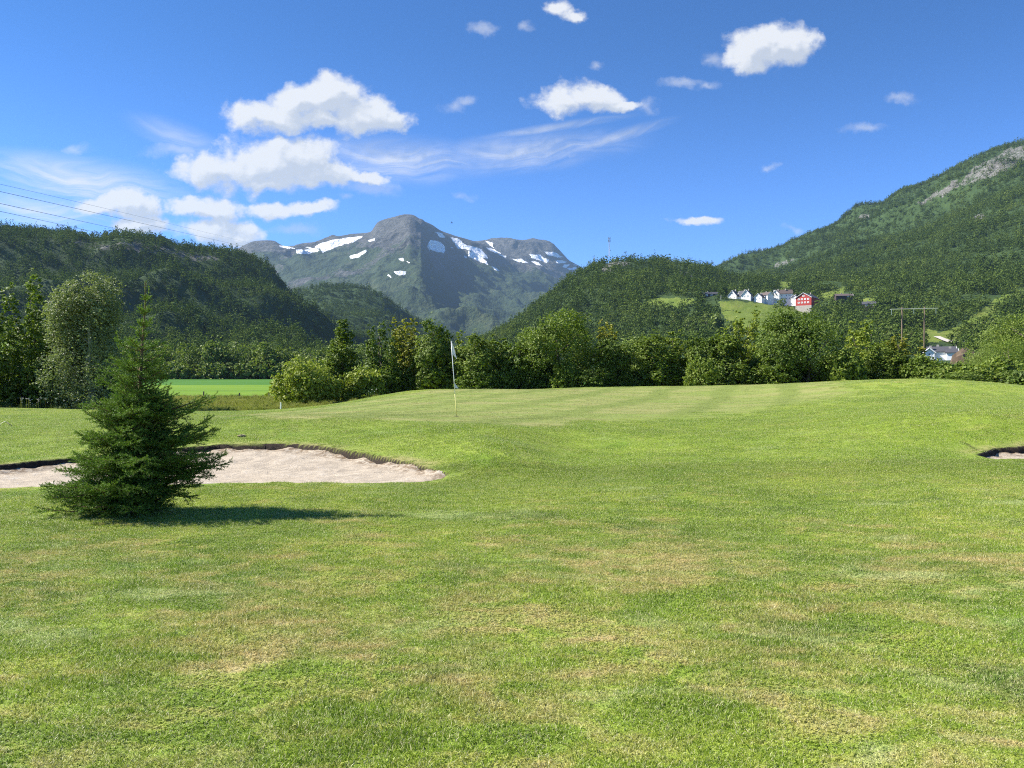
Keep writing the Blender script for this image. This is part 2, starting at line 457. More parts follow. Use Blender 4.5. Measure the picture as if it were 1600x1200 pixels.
TW = tps_fit(CP)
VALLEY = -0.7
def h_base(x, y):
    x = np.asarray(x, float); y = np.asarray(y, float); sh = x.shape
    x = x.ravel(); y = y.ravel(); z = np.zeros(x.shape)
    xc = np.clip(x, -32, 34); yc = np.clip(y, -2, 62)
    for s in range(0, len(x), 40000):
        a, b = xc[s:s + 40000, None], yc[s:s + 40000, None]
        d2 = (a - CP[None, :, 0]) ** 2 + (b - CP[None, :, 1]) ** 2
        K = 0.5 * d2 * np.log(d2 + 1e-12)
        z[s:s + 40000] = K @ TW[:len(CP)] + TW[-3] + TW[-2] * a[:, 0] + TW[-1] * b[:, 0]
    w = sst(y, 54, 66) ; wx = sst(np.abs(x), 34, 60); wb = sst(-y, 2, 12)
    w = np.maximum(w, wx)
    z = z * (1 - w) + VALLEY * w
    z = z * (1 - wb)
    z += 0.018 * fbm(x, y, 2.2, 3, 3) * sst(y, 2, 6)
    return z.reshape(sh)
def bunk_d(x, y):
    """largest signed depth inside any bunker, ragged"""
    x = np.asarray(x, float); y = np.asarray(y, float)
    d = np.full(x.shape, -50.0)
    near = (y > 9) & (y < 17)
    if near.any():
        xx, yy = x[near], y[near]
        dd = np.maximum(poly_dist(xx, yy, BP[0]), poly_dist(xx, yy, BP[1]))
        dd = dd + 0.04 * fbm(xx, yy, 0.55, 2, 9) + 0.008 * fbm(xx, yy, 0.09, 2, 19)
        d[near] = dd
    return d
def back_fac(x, y):
    """1 at the far lip, 0 at the near edge"""
    ym = np.where(x < 5, 11.9 + np.clip((x + 5) * 0.02, -.3, .3), 13.55)
    return sst(y - ym, -0.5, 0.7)
def h_ground(x, y):
    z = h_base(x, y); d = bunk_d(x, y)
    return z - 0.45 * sst(d, 0.0, 0.16)

# ------------------------------------------------------------------ ground sheet
def axis(parts):
    out = []
    for a, b, s in parts: out.append(np.arange(a, b, s))
    return np.unique(np.round(np.concatenate(out), 4))
gx = axis([(-9000, -1000, 1000), (-1000, -100, 60), (-100, -36, 6), (-36, -11, 0.5), (-11, 13.2, 0.055), (13.2, 36, 0.5), (36, 100, 6), (100, 1000, 60), (1000, 9001, 1000)])
gy = axis([(-3000, -100, 500), (-100, -8, 10), (-8, 1.5, 0.5), (1.5, 9.9, 0.16), (9.9, 16.0, 0.05), (16.0, 56, 0.3), (56, 72, 1), (72, 400, 30), (400, 9001, 600)])
XX, YY = np.meshgrid(gx, gy)
ZZ = h_ground(XX, YY)
dB = bunk_d(XX, YY)
nx_, ny_ = len(gx), len(gy)
idx = np.arange(nx_ * ny_).reshape(ny_, nx_)
quads = np.stack([idx[:-1, :-1], idx[:-1, 1:], idx[1:, 1:], idx[1:, :-1]], -1).reshape(-1, 4)
dry = sst(dB, -0.55, -0.02) * back_fac(XX, YY) * (0.55 + 0.9 * fbm(XX, YY, 0.8, 3, 21)) * (dB < 0.02)
dry = np.clip(dry, 0, 0.75)
dscr = poly_dist(XX, YY, SCRAPE)
dirt = np.maximum(sst(dB, -0.03, 0.0), sst(dscr, -0.02, 0.05))
gmask = green_mask(XX, YY)
ground_m, t, out = new_mat('turf')
ga = t.add('ShaderNodeAttribute', attribute_name='green').outputs['Fac']
da = t.add('ShaderNodeAttribute', attribute_name='dry').outputs['Fac']
di = t.add('ShaderNodeAttribute', attribute_name='dirt').outputs['Fac']
pos = t.add('ShaderNodeNewGeometry').outputs['Position']
tc = turf_group(t, ga, da)
fine = t.noise(t.vmath('MULTIPLY', pos, (1.0, 1.0, 1)), 55.0, 4, 0.7)
mid = t.noise(pos, 11.0, 4, 0.7)
tc = t.mix(1.0, tc, t.ramp(t.math('ADD', t.math('MULTIPLY', fine, .5), t.math('MULTIPLY', mid, .5)), [(0.32, (0.62, 0.66, 0.55)), (0.5, (0.92, 0.94, 0.9)), (0.68, (1.25, 1.22, 1.2))]), 'MULTIPLY')
dc = t.ramp(t.noise(pos, 22.0, 5, 0.7), [(0.3, (0.014, 0.009, 0.006)), (0.6, (0.040, 0.026, 0.016)), (0.8, (0.10, 0.07, 0.04))])
tc = t.mix(di, tc, dc)
bs = t.add('ShaderNodeBsdfPrincipled', {'Base Color': tc, 'Roughness': 0.85, 'Specular IOR Level': 0.25})
bp = t.add('ShaderNodeBump', {'Height': t.math('ADD', fine, mid), 'Strength': 0.6, 'Distance': 0.03})
t.l.new(bp.outputs[0], bs.inputs['Normal']); t.l.new(bs.outputs[0], out.inputs[0])
me = mesh_np('ground', np.stack([XX, YY, ZZ], -1).reshape(-1, 3), quads, [ground_m], {'green': gmask.ravel(), 'dry': dry.ravel(), 'dirt': dirt.ravel()}, smooth=True)
link('ground', me, kind='structure')

# bunker sand
sand_m, t, out = new_mat('sand')
pos = t.add('ShaderNodeNewGeometry').outputs['Position']
s1 = t.noise(pos, 3.0, 5, 0.65, 0.5); s2 = t.noise(pos, 70.0, 3, 0.7)
cl = t.ramp(s1, [(0.3, (0.39, 0.33, 0.255)), (0.55, (0.53, 0.45, 0.345)), (0.75, (0.58, 0.52, 0.43))])
cl = t.mix(1.0, cl, t.ramp(s2, [(0.3, (0.72, 0.70, 0.66)), (0.6, (1, 1, 1))]), 'MULTIPLY')
pa = t.add('ShaderNodeAttribute', attribute_name='soil').outputs['Fac']
cl = t.mix(t.math('MULTIPLY', pa, t.sstep(t.noise(pos, 9.0, 4, 0.7), 0.42, 0.6)), cl, (0.20, 0.14, 0.085))
rake = t.noise(t.add('ShaderNodeMapping', {'Vector': pos, 'Rotation': (0, 0, 0.5), 'Scale': (0.7, 9.0, 1)}).outputs[0], 2.2, 4, 0.6, 1.2)
bs = t.add('ShaderNodeBsdfPrincipled', {'Base Color': cl, 'Roughness': 0.95, 'Specular IOR Level': 0.15})
bp = t.add('ShaderNodeBump', {'Height': t.math('ADD', t.math('MULTIPLY', rake, 0.9), t.math('ADD', s1, t.math('MULTIPLY', s2, 0.25))), 'Strength': 0.7, 'Distance': 0.07})
t.l.new(bp.outputs[0], bs.inputs['Normal']); t.l.new(bs.outputs[0], out.inputs[0])
def sand_h(x, y, d):
    b = back_fac(x, y)
    z = h_base(x, y) - (0.03 + 0.095 * b * (1 - 0.6 * sst(x, -3.2, -1.2) * (x < 3))) - 0.05 * sst(d, 0, 0.8) * (1 - b) + 0.012 * fbm(x, y, 0.5, 4, 31) + 0.02 * fbm(x, y, 1.6, 2, 33)
    z += 0.05 * b * sst(d, 0.35, 0.02) * (0.6 + 1.2 * fbm(x, y, 0.5, 3, 35))   # soil and sand slumped against the lip
    return z
for k, poly in enumerate(BP):
    pa_ = np.array(poly); x0, y0 = pa_.min(0) - .15; x1, y1 = pa_.max(0) + .15
    ax = np.arange(x0, x1, 0.05); ay = np.arange(y0, y1, 0.045)
    X, Y = np.meshgrid(ax, ay); d = bunk_d(X, Y); Z = sand_h(X, Y, d)
    ii = np.arange(X.size).reshape(X.shape)
    q = np.stack([ii[:-1, :-1], ii[:-1, 1:], ii[1:, 1:], ii[1:, :-1]], -1).reshape(-1, 4)
    keep = (d.ravel()[q] > -0.03).all(1); q = q[keep]
    used = np.unique(q); rem = np.full(X.size, -1); rem[used] = np.arange(len(used))
    soil = back_fac(X, Y) * sst(d, 0.5, 0.05)
    me = mesh_np('bunker_sand', np.stack([X, Y, Z], -1).reshape(-1, 3)[used], rem[q], [sand_m], {'soil': soil.ravel()[used]}, smooth=True)
    link('bunker_sand', me, kind='structure')

# ------------------------------------------------------------------ instancer: prototypes and points live in ONE mesh
def gn_tree():
    g = bpy.data.node_groups.new('scatter', 'GeometryNodeTree')
    g.interface.new_socket('Geometry', in_out='INPUT', socket_type='NodeSocketGeometry')
    g.interface.new_socket('Geometry', in_out='OUTPUT', socket_type='NodeSocketGeometry')
    return g
_gn = {}
def scatter_modifier(o, nvar):
    if nvar not in _gn:
        g = gn_tree(); n = g.nodes; l = g.links
        i = n.new('NodeGroupInput'); oo = n.new('NodeGroupOutput')
        def attr(name, typ):
            a = n.new('GeometryNodeInputNamedAttribute'); a.data_type = typ; a.inputs[0].default_value = name; return a.outputs[0]
        pa = attr('proto', 'INT'); va = attr('var', 'INT'); rot = attr('rot', 'FLOAT_VECTOR'); sc = attr('scl', 'FLOAT_VECTOR')
        def eq(a, k):
            c = n.new('FunctionNodeCompare'); c.data_type = 'INT'; c.operation = 'EQUAL'
            l.new(a, c.inputs[2]); c.inputs[3].default_value = k; return c.outputs[0]
        sp = n.new('GeometryNodeSeparateGeometry'); sp.domain = 'POINT'
        l.new(i.outputs[0], sp.inputs[0]); l.new(eq(pa, -1), sp.inputs[1])
        m2p = n.new('GeometryNodeMeshToPoints'); l.new(sp.outputs[0], m2p.inputs[0])
        e2r = n.new('FunctionNodeEulerToRotation'); l.new(rot, e2r.inputs[0])
        jn = n.new('GeometryNodeJoinGeometry')
        for k in range(nvar):
            s2 = n.new('GeometryNodeSeparateGeometry'); s2.domain = 'POINT'
            l.new(i.outputs[0], s2.inputs[0]); l.new(eq(pa, k), s2.inputs[1])
            io = n.new('GeometryNodeInstanceOnPoints')
            l.new(m2p.outputs[0], io.inputs['Points']); l.new(eq(va, k), io.inputs['Selection'])
            l.new(s2.outputs[0], io.inputs['Instance']); l.new(e2r.outputs[0], io.inputs['Rotation']); l.new(sc, io.inputs['Scale'])
            l.new(io.outputs[0], jn.inputs[0])
        l.new(jn.outputs[0], oo.inputs[0])
        _gn[nvar] = g
    md = o.modifiers.new('scatter', 'NODES'); md.node_group = _gn[nvar]
def scatter(name, protos, pts, rot, scl, var, mats, **tags):
    """protos: list of (verts, list-of-faces, {attr}, fmat)"""
    V = []; F = {}; pr = []; at = {}; fm = {}
    names = sorted({k for p in protos for k in p[2]})
    b = 0
    for k, (v, fl, a, fmt) in enumerate(protos):
        V.append(v); pr.append(np.full(len(v), k))
        for f, mi in zip(fl, fmt):
            F.setdefault(f.shape[1], []).append(f + b); fm.setdefault(f.shape[1], []).append(np.full(len(f), mi))
        for nm in names: at.setdefault(nm, []).append(a.get(nm, np.zeros(len(v))))
        b += len(v)
    n = len(pts)
    V.append(pts); pr.append(np.full(n, -1))
    for nm in names: at[nm].append(np.zeros(n))
    attrs = {k: np.concatenate(v).astype(np.float32) for k, v in at.items()}
    attrs['proto'] = np.concatenate(pr).astype(np.int32)
    attrs['var'] = np.r_[np.full(b, -1), var].astype(np.int32)
    attrs['rot'] = np.r_[np.zeros((b, 3)), rot].astype(np.float32)
    attrs['scl'] = np.r_[np.ones((b, 3)), scl].astype(np.float32)
    faces = [np.concatenate(F[k]) for k in F]; fmat = np.concatenate([np.concatenate(fm[k]) for k in F])
    me = mesh_np(name, np.concatenate(V), faces, mats, attrs, fmat)
    o = link(name, me, **tags)
    scatter_modifier(o, len(protos))
    return o

# ------------------------------------------------------------------ leaves
def leaf_mat(name, stops, trans=0.35, spec=0.3, scale=0.05, hue_noise=0.25, rough=0.5, obj=0.0):
    m, t, out = new_mat(name)
    r = t.add('ShaderNodeAttribute', attribute_name='rnd').outputs['Fac']
    pos = t.add('ShaderNodeNewGeometry').outputs['Position']
    n = t.noise(pos, scale, 3, 0.6)
    f = t.math('ADD', t.math('MULTIPLY', r, 1 - hue_noise), t.math('MULTIPLY', t.math('ADD', t.math('MULTIPLY', t.math('SUBTRACT', n, 0.5), 2.2), 0.5), hue_noise))
    if obj:
        f = t.math('ADD', f, t.math('MULTIPLY', t.math('SUBTRACT', t.add('ShaderNodeObjectInfo').outputs['Random'], 0.5), obj))
    c = t.ramp(f, stops)
    d = t.add('ShaderNodeBsdfPrincipled', {'Base Color': c, 'Roughness': max(rough, 0.6), 'Specular IOR Level': spec * 0.7})
    tr = t.add('ShaderNodeBsdfTranslucent', {'Color': t.mix(1.0, c, (1.15, 1.25, 0.6), 'MULTIPLY')})
    mx = t.add('ShaderNodeMixShader', {0: trans}); t.l.new(d.outputs[0], mx.inputs[1]); t.l.new(tr.outputs[0], mx.inputs[2])
    t.l.new(mx.outputs[0], out.inputs[0]); return m
bark_m = simple_mat('bark', (0.13, 0.10, 0.075), 0.9, 0.5, 14, bump=0.5)
birchbark_m = simple_mat('pale_bark', (0.45, 0.43, 0.38), 0.8, 0.5, 9, bump=0.3)

def leaf_cards(c, nrm, size, r, aspect=0.6, fold=0.0):
    """one quad per centre; returns verts, quads"""
    n = len(c)
    a = r.normal(size=(n, 3)); a -= (a * nrm).sum(1)[:, None] * nrm; a /= np.linalg.norm(a, axis=1)[:, None] + 1e-9
    b = np.cross(nrm, a)
    s = np.asarray(size).reshape(-1, 1) * np.ones((n, 1))
    v = np.stack([c - a * s, c + b * s * aspect - a * s * 0.15, c + a * s, c - b * s * aspect - a * s * 0.15], 1).reshape(-1, 3)
    f = np.arange(4 * n).reshape(n, 4)
    return v, f
def unit(v): return v / (np.linalg.norm(v, axis=-1, keepdims=True) + 1e-9)

def crown(r, lobes, n, size, aspect=0.6, shell=0.55, updown=0.25, twig=0.5, zmin=0.05, outw=0.9, rnd_n=0.55):
    """lobes: list of (cx,cy,cz,rx,ry,rz); sprays of leaves spread through each lobe, thicker towards its outside"""
    lob = np.array(lobes); vol = (lob[:, 3] * lob[:, 4] * lob[:, 5]) ** (2 / 3)
    ns = max(8, int(n / 11))                      # sprays
    li = r.choice(len(lob), ns, p=vol / vol.sum())
    d = unit(r.normal(size=(ns, 3)))
    rad = (shell + (1 - shell) * r.random(ns) ** 0.6) * (1 + 0.16 * r.normal(size=ns))
    sc = lob[li, :3] + d * rad[:, None] * lob[li, 3:6]
    li2 = r.integers(0, ns, n)
    sp = twig * (lob[li[li2], 3:6].mean(1))[:, None] * 0.24
    c = sc[li2] + r.normal(size=(n, 3)) * sp * np.array([1, 1, 0.8])
    c = c[c[:, 2] > zmin]; li2 = li2[:len(c)]; m = len(c)
    cen = np.array([0, 0, lob[:, 2].mean()]); oo = unit((c - cen) * np.array([1, 1, .6]))
    nr = unit(unit(d[li2[:m]]) * outw * .6 + oo * outw * .6 + np.array([0, 0, updown]) + r.normal(size=(m, 3)) * rnd_n)
    sz = size * r.uniform(0.6, 1.35, m)
    v, f = leaf_cards(c, nr, sz, r, aspect)
    sr = r.random(ns)[li2[:m]]
    rnd = np.clip(0.5 * sr + 0.5 * r.random(m), 0, 1)
    return v, f, np.repeat(rnd, 4)

def lobed_tree(r, H, Wd, kind):
    """returns lobes of an irregular crown of height H and width Wd"""
    L = []
    if kind == 'round':
        L.append((0, 0, H * 0.58, Wd * .36, Wd * .36, H * .36))
        for i in range(17):
            a = r.uniform(0, 6.28); z = r.uniform(0.06, 0.92) * H
            rr = Wd * 0.36 * math.sqrt(max(0.05, 1 - ((z / H - 0.5) / 0.55) ** 2))
            s = r.uniform(0.13, 0.22) * Wd
            L.append((rr * math.cos(a), rr * math.sin(a), z, s, s, s * r.uniform(0.8, 1.3)))
    elif kind == 'cone':
        for i in range(16):
            f = i / 15.0; z = H * (0.12 + 0.82 * f); rr = Wd * 0.5 * (1 - f) ** 0.75 * 0.72
            a = r.uniform(0, 6.28); s = Wd * (0.24 - 0.15 * f)
            L.append((rr * math.cos(a) * .7, rr * math.sin(a) * .7, z, s, s, s * 1.25))
    elif kind == 'column':
        for i in range(22):
            f = r.random(); z = H * (0.06 + 0.86 * f); rr = Wd * 0.5 * (math.sin(math.pi * (0.12 + 0.80 * f)) ** 0.6) * 0.62
            a = r.uniform(0, 6.28); s = Wd * r.uniform(0.16, 0.25)
            L.append((rr * math.cos(a), rr * math.sin(a), z, s, s, s * 1.5))
        L.append((0, 0, H * .5, Wd * .3, Wd * .3, H * .42))
    elif kind == 'spiky':      # several upright leaders
        for k in range(6):
            a = r.uniform(0, 6.28); bx, by = Wd * .3 * math.cos(a) * r.random() ** .5, Wd * .3 * math.sin(a) * r.random() ** .5
            hh = H * r.uniform(0.72, 1.0)
            for f in np.linspace(0.08, 0.95, 7):
                s = Wd * (0.25 - 0.17 * f)
                L.append((bx * (1 + .4 * f), by * (1 + .4 * f), hh * f, s, s, H * 0.12))
    elif kind == 'bush':
        L.append((0, 0, H * .4, Wd * .34, Wd * .34, H * .4))
        for i in range(11):
            a = r.uniform(0, 6.28); q = r.uniform(0.5, 1)
            L.append((Wd * .34 * q * math.cos(a), Wd * .34 * q * math.sin(a), H * r.uniform(.15, .72) * (1.15 - .5 * q), Wd * .17, Wd * .17, H * .2))
    return L
def fit(v, H, Wd):
    """scale crown to exact height / width"""
    z = np.percentile(v[:, 2], 99.7); w = np.percentile(np.abs(v[:, :2]), 98.5)
    v = v.copy(); v[:, 2] *= H / z; v[:, :2] *= (Wd / 2) / w
    return v
def trunk_mesh(name, r, H, Wd, rad, m, stems=1, limbs=7):
    mb = MB()
    for k in range(stems):
        a = r.uniform(0, 6.28); sp = 0 if stems == 1 else Wd * 0.16
        bx, by = sp * .3 * math.cos(a), sp * .3 * math.sin(a)
        pts = [(bx, by, -0.3)]; n = 7
        for i in range(1, n + 1):
            f = i / n
            pts.append((bx + sp * f * math.cos(a) + r.normal() * .012 * H, by + sp * f * math.sin(a) + r.normal() * .012 * H, H * 0.86 * f))
        rr = [rad * (1 - 0.88 * i / n) / math.sqrt(stems) for i in range(n + 1)]
        mb.tube(pts, rr, 7)
        for j in range(max(2, limbs // stems)):
            f = r.uniform(0.15, 0.8); i0 = int(f * n); p = Vector(pts[i0]); a2 = r.uniform(0, 6.28)
            L = Wd * 0.42 * (1 - f * .6); e = p + Vector((math.cos(a2) * L, math.sin(a2) * L, L * 0.8)); mid = p.lerp(e, .5) + Vector((0, 0, -L * .08))
            mb.tube([p, mid, e], [rad * .35 * (1 - f * .6), rad * .2, rad * .05], 5, cap=False)
    return mb.mesh(name, [m], True)

# ------------------------------------------------------------------ hills
class Hill:
    def __init__(s, cols, nu, nv, noises, name, mat, ridge_k, mask=None, rd=0.25):
        s.rd = rd
        px = np.array([c[0] for c in cols], float); K = len(cols[0][1])
        s.pxk, s.D = px, np.array([[k[0] for k in c[1]] for c in cols], float)
        s.Y = np.array([[k[1] for k in c[1]] for c in cols], float)
        s.K = K; s.noises = noises; s.ridge_k = ridge_k
        uq = np.linspace(px[0], px[-1], nu); vq = np.linspace(0, K - 1, nv)
        X, Y, Z = s.at(uq[:, None] + 0 * vq[None, :], vq[None, :] + 0 * uq[:, None])
        ii = np.arange(nu * nv).reshape(nu, nv)
        q = np.stack([ii[:-1, :-1], ii[1:, :-1], ii[1:, 1:], ii[:-1, 1:]], -1).reshape(-1, 4)
        s.X, s.Yw, s.Z = X, Y, Z
        ppx, ppy = project(X, Y, Z)
        attrs = mask(ppx, ppy, X, Y, Z) if mask else {}
        attrs = {k: v.ravel() for k, v in attrs.items()}
        me = mesh_np(name, np.stack([X, Y, Z], -1).reshape(-1, 3), q, [mat], attrs, smooth=True)
        s.obj = link(name, me, kind='structure')
    def at(s, U, Vv):
        """u photo column, v knot parameter -> world"""
        U = np.asarray(U, float); Vv = np.asarray(Vv, float)
        # interpolate knots over u (linear with pchip), then over v
        Dk = pchip(s.pxk, s.D, U.ravel()); Yk = pchip(s.pxk, s.Y, U.ravel())   # (N,K)
        v = Vv.ravel(); i = np.clip(v.astype(int), 0, s.K - 2); f = v - i
        D = pz(Dk, i, f)
        Xk, Zk = PZ(U.ravel()[:, None], Yk, Dk)
        Z = pz(Zk, i, f)
        x, _ = PZ(U.ravel(), 583.0, D)
        rf = np.abs(v - s.ridge_k); damp = s.rd + (1 - s.rd) * sst(rf, 0, 0.8)
        for fn, amp, foot in s.noises:
            Z = Z + amp * fn(x, D) * damp * sst(v, 0, foot)
        return x.reshape(U.shape), D.reshape(U.shape), Z.reshape(U.shape)
def pz(K, i, f):
    """catmull-rom-like monotone along knots for rows"""
    n = K.shape[1]; r = np.arange(len(i))
    y0 = K[r, i]; y1 = K[r, i + 1]
    d = np.diff(K, axis=1)
    m = np.zeros_like(K); prod = d[:, :-1] * d[:, 1:]
    with np.errstate(divide='ignore', invalid='ignore'): hm = 2 * prod / (d[:, :-1] + d[:, 1:])
    m[:, 1:-1] = np.where(prod > 0, hm, 0); m[:, 0] = d[:, 0]; m[:, -1] = d[:, -1]
    m0 = m[r, i]; m1 = m[r, i + 1]; f2 = f * f; f3 = f2 * f
    return (2 * f3 - 3 * f2 + 1) * y0 + (f3 - 2 * f2 + f) * m0 + (-2 * f3 + 3 * f2) * y1 + (f3 - f2) * m1

def hill_mat(name, forest, rock, meadow, nscale, bump=0.0, bscale=1.0, snow=False, treeline=None):
    m, t, out = new_mat(name)
    pos = t.add('ShaderNodeNewGeometry').outputs['Position']
    def at(n): return t.add('ShaderNodeAttribute', attribute_name=n).outputs['Fac']
    n1 = t.noise(pos, nscale, 6, 0.65, 0.3); n2 = t.noise(pos, nscale * 7, 5, 0.65)
    nn = t.math('ADD', t.math('MULTIPLY', n1, 0.5), t.math('MULTIPLY', n2, 0.5))
    c = t.ramp(nn, forest)
    rc = t.ramp(t.noise(t.vmath('MULTIPLY', pos, (1, 1, 2.5)), nscale * 6, 6, 0.7, 0.5), rock)
    mc = t.ramp(nn, meadow)
    c = t.mix(t.sstep(t.math('ADD', at('meadow'), t.math('MULTIPLY', t.math('SUBTRACT', n2, 0.5), 0.6)), 0.4, 0.6), c, mc)
    rk = at('rock')
    c = t.mix(t.sstep(t.math('ADD', rk, t.math('MULTIPLY', t.math('SUBTRACT', nn, 0.5), 2.2)), 0.35, 0.65), c, rc)
    rough = 0.9
    if snow:
        sn = t.sstep(t.math('ADD', at('snow'), t.math('MULTIPLY', t.math('SUBTRACT', t.noise(pos, 0.016, 5, 0.75), 0.5), 0.9)), 0.42, 0.50)
        c = t.mix(sn, c, (0.93, 0.94, 0.95))
    bs = t.add('ShaderNodeBsdfPrincipled', {'Base Color': c, 'Roughness': rough, 'Specular IOR Level': 0.15})
    if bump:
        h = t.math('ADD', t.noise(pos, bscale, 6, 0.7), t.math('MULTIPLY', t.noise(pos, bscale * 6, 4, 0.7), 0.35))
        t.l.new(t.add('ShaderNodeBump', {'Height': h, 'Strength': 1.0, 'Distance': bump}).outputs[0], bs.inputs['Normal'])
    t.l.new(bs.outputs[0], out.inputs[0]); return m

FOREST = [(0.3, (0.018, 0.034, 0.012)), (0.5, (0.032, 0.060, 0.018)), (0.7, (0.055, 0.095, 0.026))]
ROCK = [(0.3, (0.07, 0.068, 0.058)), (0.5, (0.13, 0.125, 0.115)), (0.7, (0.25, 0.24, 0.225))]
MEAD = [(0.35, (0.095, 0.170, 0.022)), (0.5, (0.135, 0.215, 0.030)), (0.68, (0.200, 0.240, 0.050))]

# far mountain ------------------------------------------------
FM = [
 (200, [(2500,572),(3400,540),(4400,500),(5200,460),(5800,440),(6400,425),(7500,445)]),
 (330, [(2500,572),(3400,535),(4400,490),(5200,447),(5800,420),(6400,404),(7500,430)]),
 (372, [(2500,572),(3400,530),(4300,480),(5000,440),(5700,408),(6300,391),(7500,425)]),
 (398, [(2500,572),(3400,528),(4300,475),(5000,435),(5700,398),(6300,379),(7500,415)]),
 (425, [(2500,572),(3400,525),(4300,472),(5000,432),(5700,396),(6300,377),(7500,415)]),
 (445, [(2500,572),(3400,522),(4300,470),(5000,430),(5700,398),(6300,384.5),(7500,415)]),
 (482, [(2500,572),(3300,520),(4200,465),(4900,425),(5600,397),(6300,384),(7500,415)]),
 (505, [(2500,572),(3300,518),(4200,462),(4900,422),(5600,392),(6300,377),(7500,415)]),
 (545, [(2500,572),(3300,515),(4200,458),(4900,415),(5600,384),(6300,369),(7500,410)]),
 (578, [(2500,572),(3250,515),(4100,455),(4800,412),(5500,378),(6300,366),(7500,400)]),
 (592, [(2500,572),(3200,515),(4000,452),(4700,410),(5400,374),(6200,350),(7500,390)]),
 (612, [(2500,572),(3200,517),(3900,458),(4600,410),(5300,372),(6200,344),(7500,385)]),
 (625, [(2500,572),(3150,520),(3800,462),(4500,412),(5100,376),(6200,342.5),(7500,385)]),
 (642, [(2500,572),(3100,522),(3750,468),(4350,420),(4650,396),(6200,340.5),(7500,385)]),
 (657, [(2500,572),(3050,527),(3650,477),(4200,428),(4600,406),(6200,346),(7500,385)]),
 (675, [(2500,572),(3000,530),(3550,490),(4300,442),(5500,398),(6200,352),(7500,390)]),
 (692, [(2500,572),(2950,533),(3450,502),(4700,452),(5850,402),(6200,361),(7500,395)]),
 (710, [(2500,572),(2900,536),(3350,510),(5000,455),(5950,405),(6200,367),(7500,400)]),
 (740, [(2500,572),(2850,542),(3300,516),(4800,455),(5850,415),(6300,376),(7500,405)]),
 (765, [(2500,573),(2850,545),(3400,513),(5000,460),(5900,420),(6350,388),(7500,415)]),
 (790, [(2500,574),(2850,547),(3600,510),(5100,466),(6000,430),(6500,402),(7500,430)]),
 (850, [(2500,574),(3000,547),(3800,508),(5300,470),(6100,445),(6600,427),(7500,450)]),
 (920, [(2500,575),(3000,548),(4000,510),(5500,478),(6200,462),(6700,450),(7500,470)]),
 (1100, [(2500,577),(3000,560),(4000,535),(5500,505),(6200,490),(6700,480),(7500,495)]),
]
FM2 = [
 (640, [(6500,500),(7100,440),(7600,400),(8000,380),(9000,400)]),
 (735, [(6500,490),(7100,430),(7600,393),(8000,378.5),(9000,400)]),
 (760, [(6500,490),(7100,430),(7600,390),(8000,376),(9000,400)]),
 (790, [(6500,488),(7000,432),(7500,390),(8000,374),(9000,400)]),
 (815, [(6500,488),(7000,432),(7500,391),(8000,375.5),(9000,400)]),
 (832, [(6500,488),(7000,432),(7500,391),(8000,373.5),(9000,400)]),
 (850, [(6500,488),(7000,436),(7500,395),(8000,377),(9000,400)]),
 (865, [(6500,488),(7000,440),(7500,402),(8000,384),(9000,410)]),
 (880, [(6500,488),(7000,445),(7500,412),(8000,398),(9000,420)]),
 (890, [(6500,488),(7000,448),(7500,420),(8000,408),(9000,430)]),
 (905, [(6500,488),(7000,452),(7500,426),(8000,415),(9000,440)]),
 (935, [(6500,490),(7000,465),(7500,445),(8000,436),(9000,450)]),
 (1000, [(6500,500),(7000,480),(7500,468),(8000,462),(9000,475)]),
 (1100, [(6500,520),(7000,505),(7500,495),(8000,490),(9000,500)]),
]
SNOW = [
 [(497,382),(520,375),(545,371),(566,369),(556,377),(535,382),(520,388),(505,395),(502,389),(490,386)],
 [(463,390),(490,390),(497,393),(480,397),(462,396)],[(436,383),(452,386),(462,389),(450,388),(438,386)],
 [(478,386),(495,389),(500,392),(488,390)],
 [(546,401),(560,396),(576,388),(572,394),(558,403),(548,404)],
 [(575,376),(587,372),(585,376),(577,378)],
 [(680,363),(690,364),(696,372),(688,371)],
 [(665,385),(672,375),(685,376),(695,386),(694,396),(686,394),(674,391)],
 [(705,371),(716,373),(724,381),(736,384),(750,388),(760,398),(762,404),(750,400),(738,394),(727,389),(716,388)],
 [(731,393),(742,396),(755,404),(764,415),(752,410),(740,404),(733,401)],[(724,398),(730,401),(728,404)],
 [(766,416),(776,419),(783,424),(774,422)],[(703,387),(708,387),(708,390)],
 [(623,404),(630,403),(631,408),(626,407)],[(634,408),(640,409),(639,411)],[(613,423),(634,424),(633,430),(622,429)],[(603,427),(610,431),(612,434),(606,431)],
 [(758,376),(768,379),(772,388),(764,383)],[(760,386),(772,390),(782,396),(776,396),(765,392)],[(779,398),(790,400),(789,403)],
 [(800,404),(815,405),(824,411),(811,410)],[(828,397),(842,398),(857,406),(855,411),(843,407),(830,402)],
 [(850,393),(865,394),(880,402),(870,402),(856,398)],[(868,407),(886,408),(882,411),(870,411)],[(828,408),(842,411),(848,416),(838,414)],
 [(881,413),(892,413),(886,418),(880,418)],[(888,419),(900,417),(898,420),(890,422)],[(896,413),(906,416),(900,416)],
]
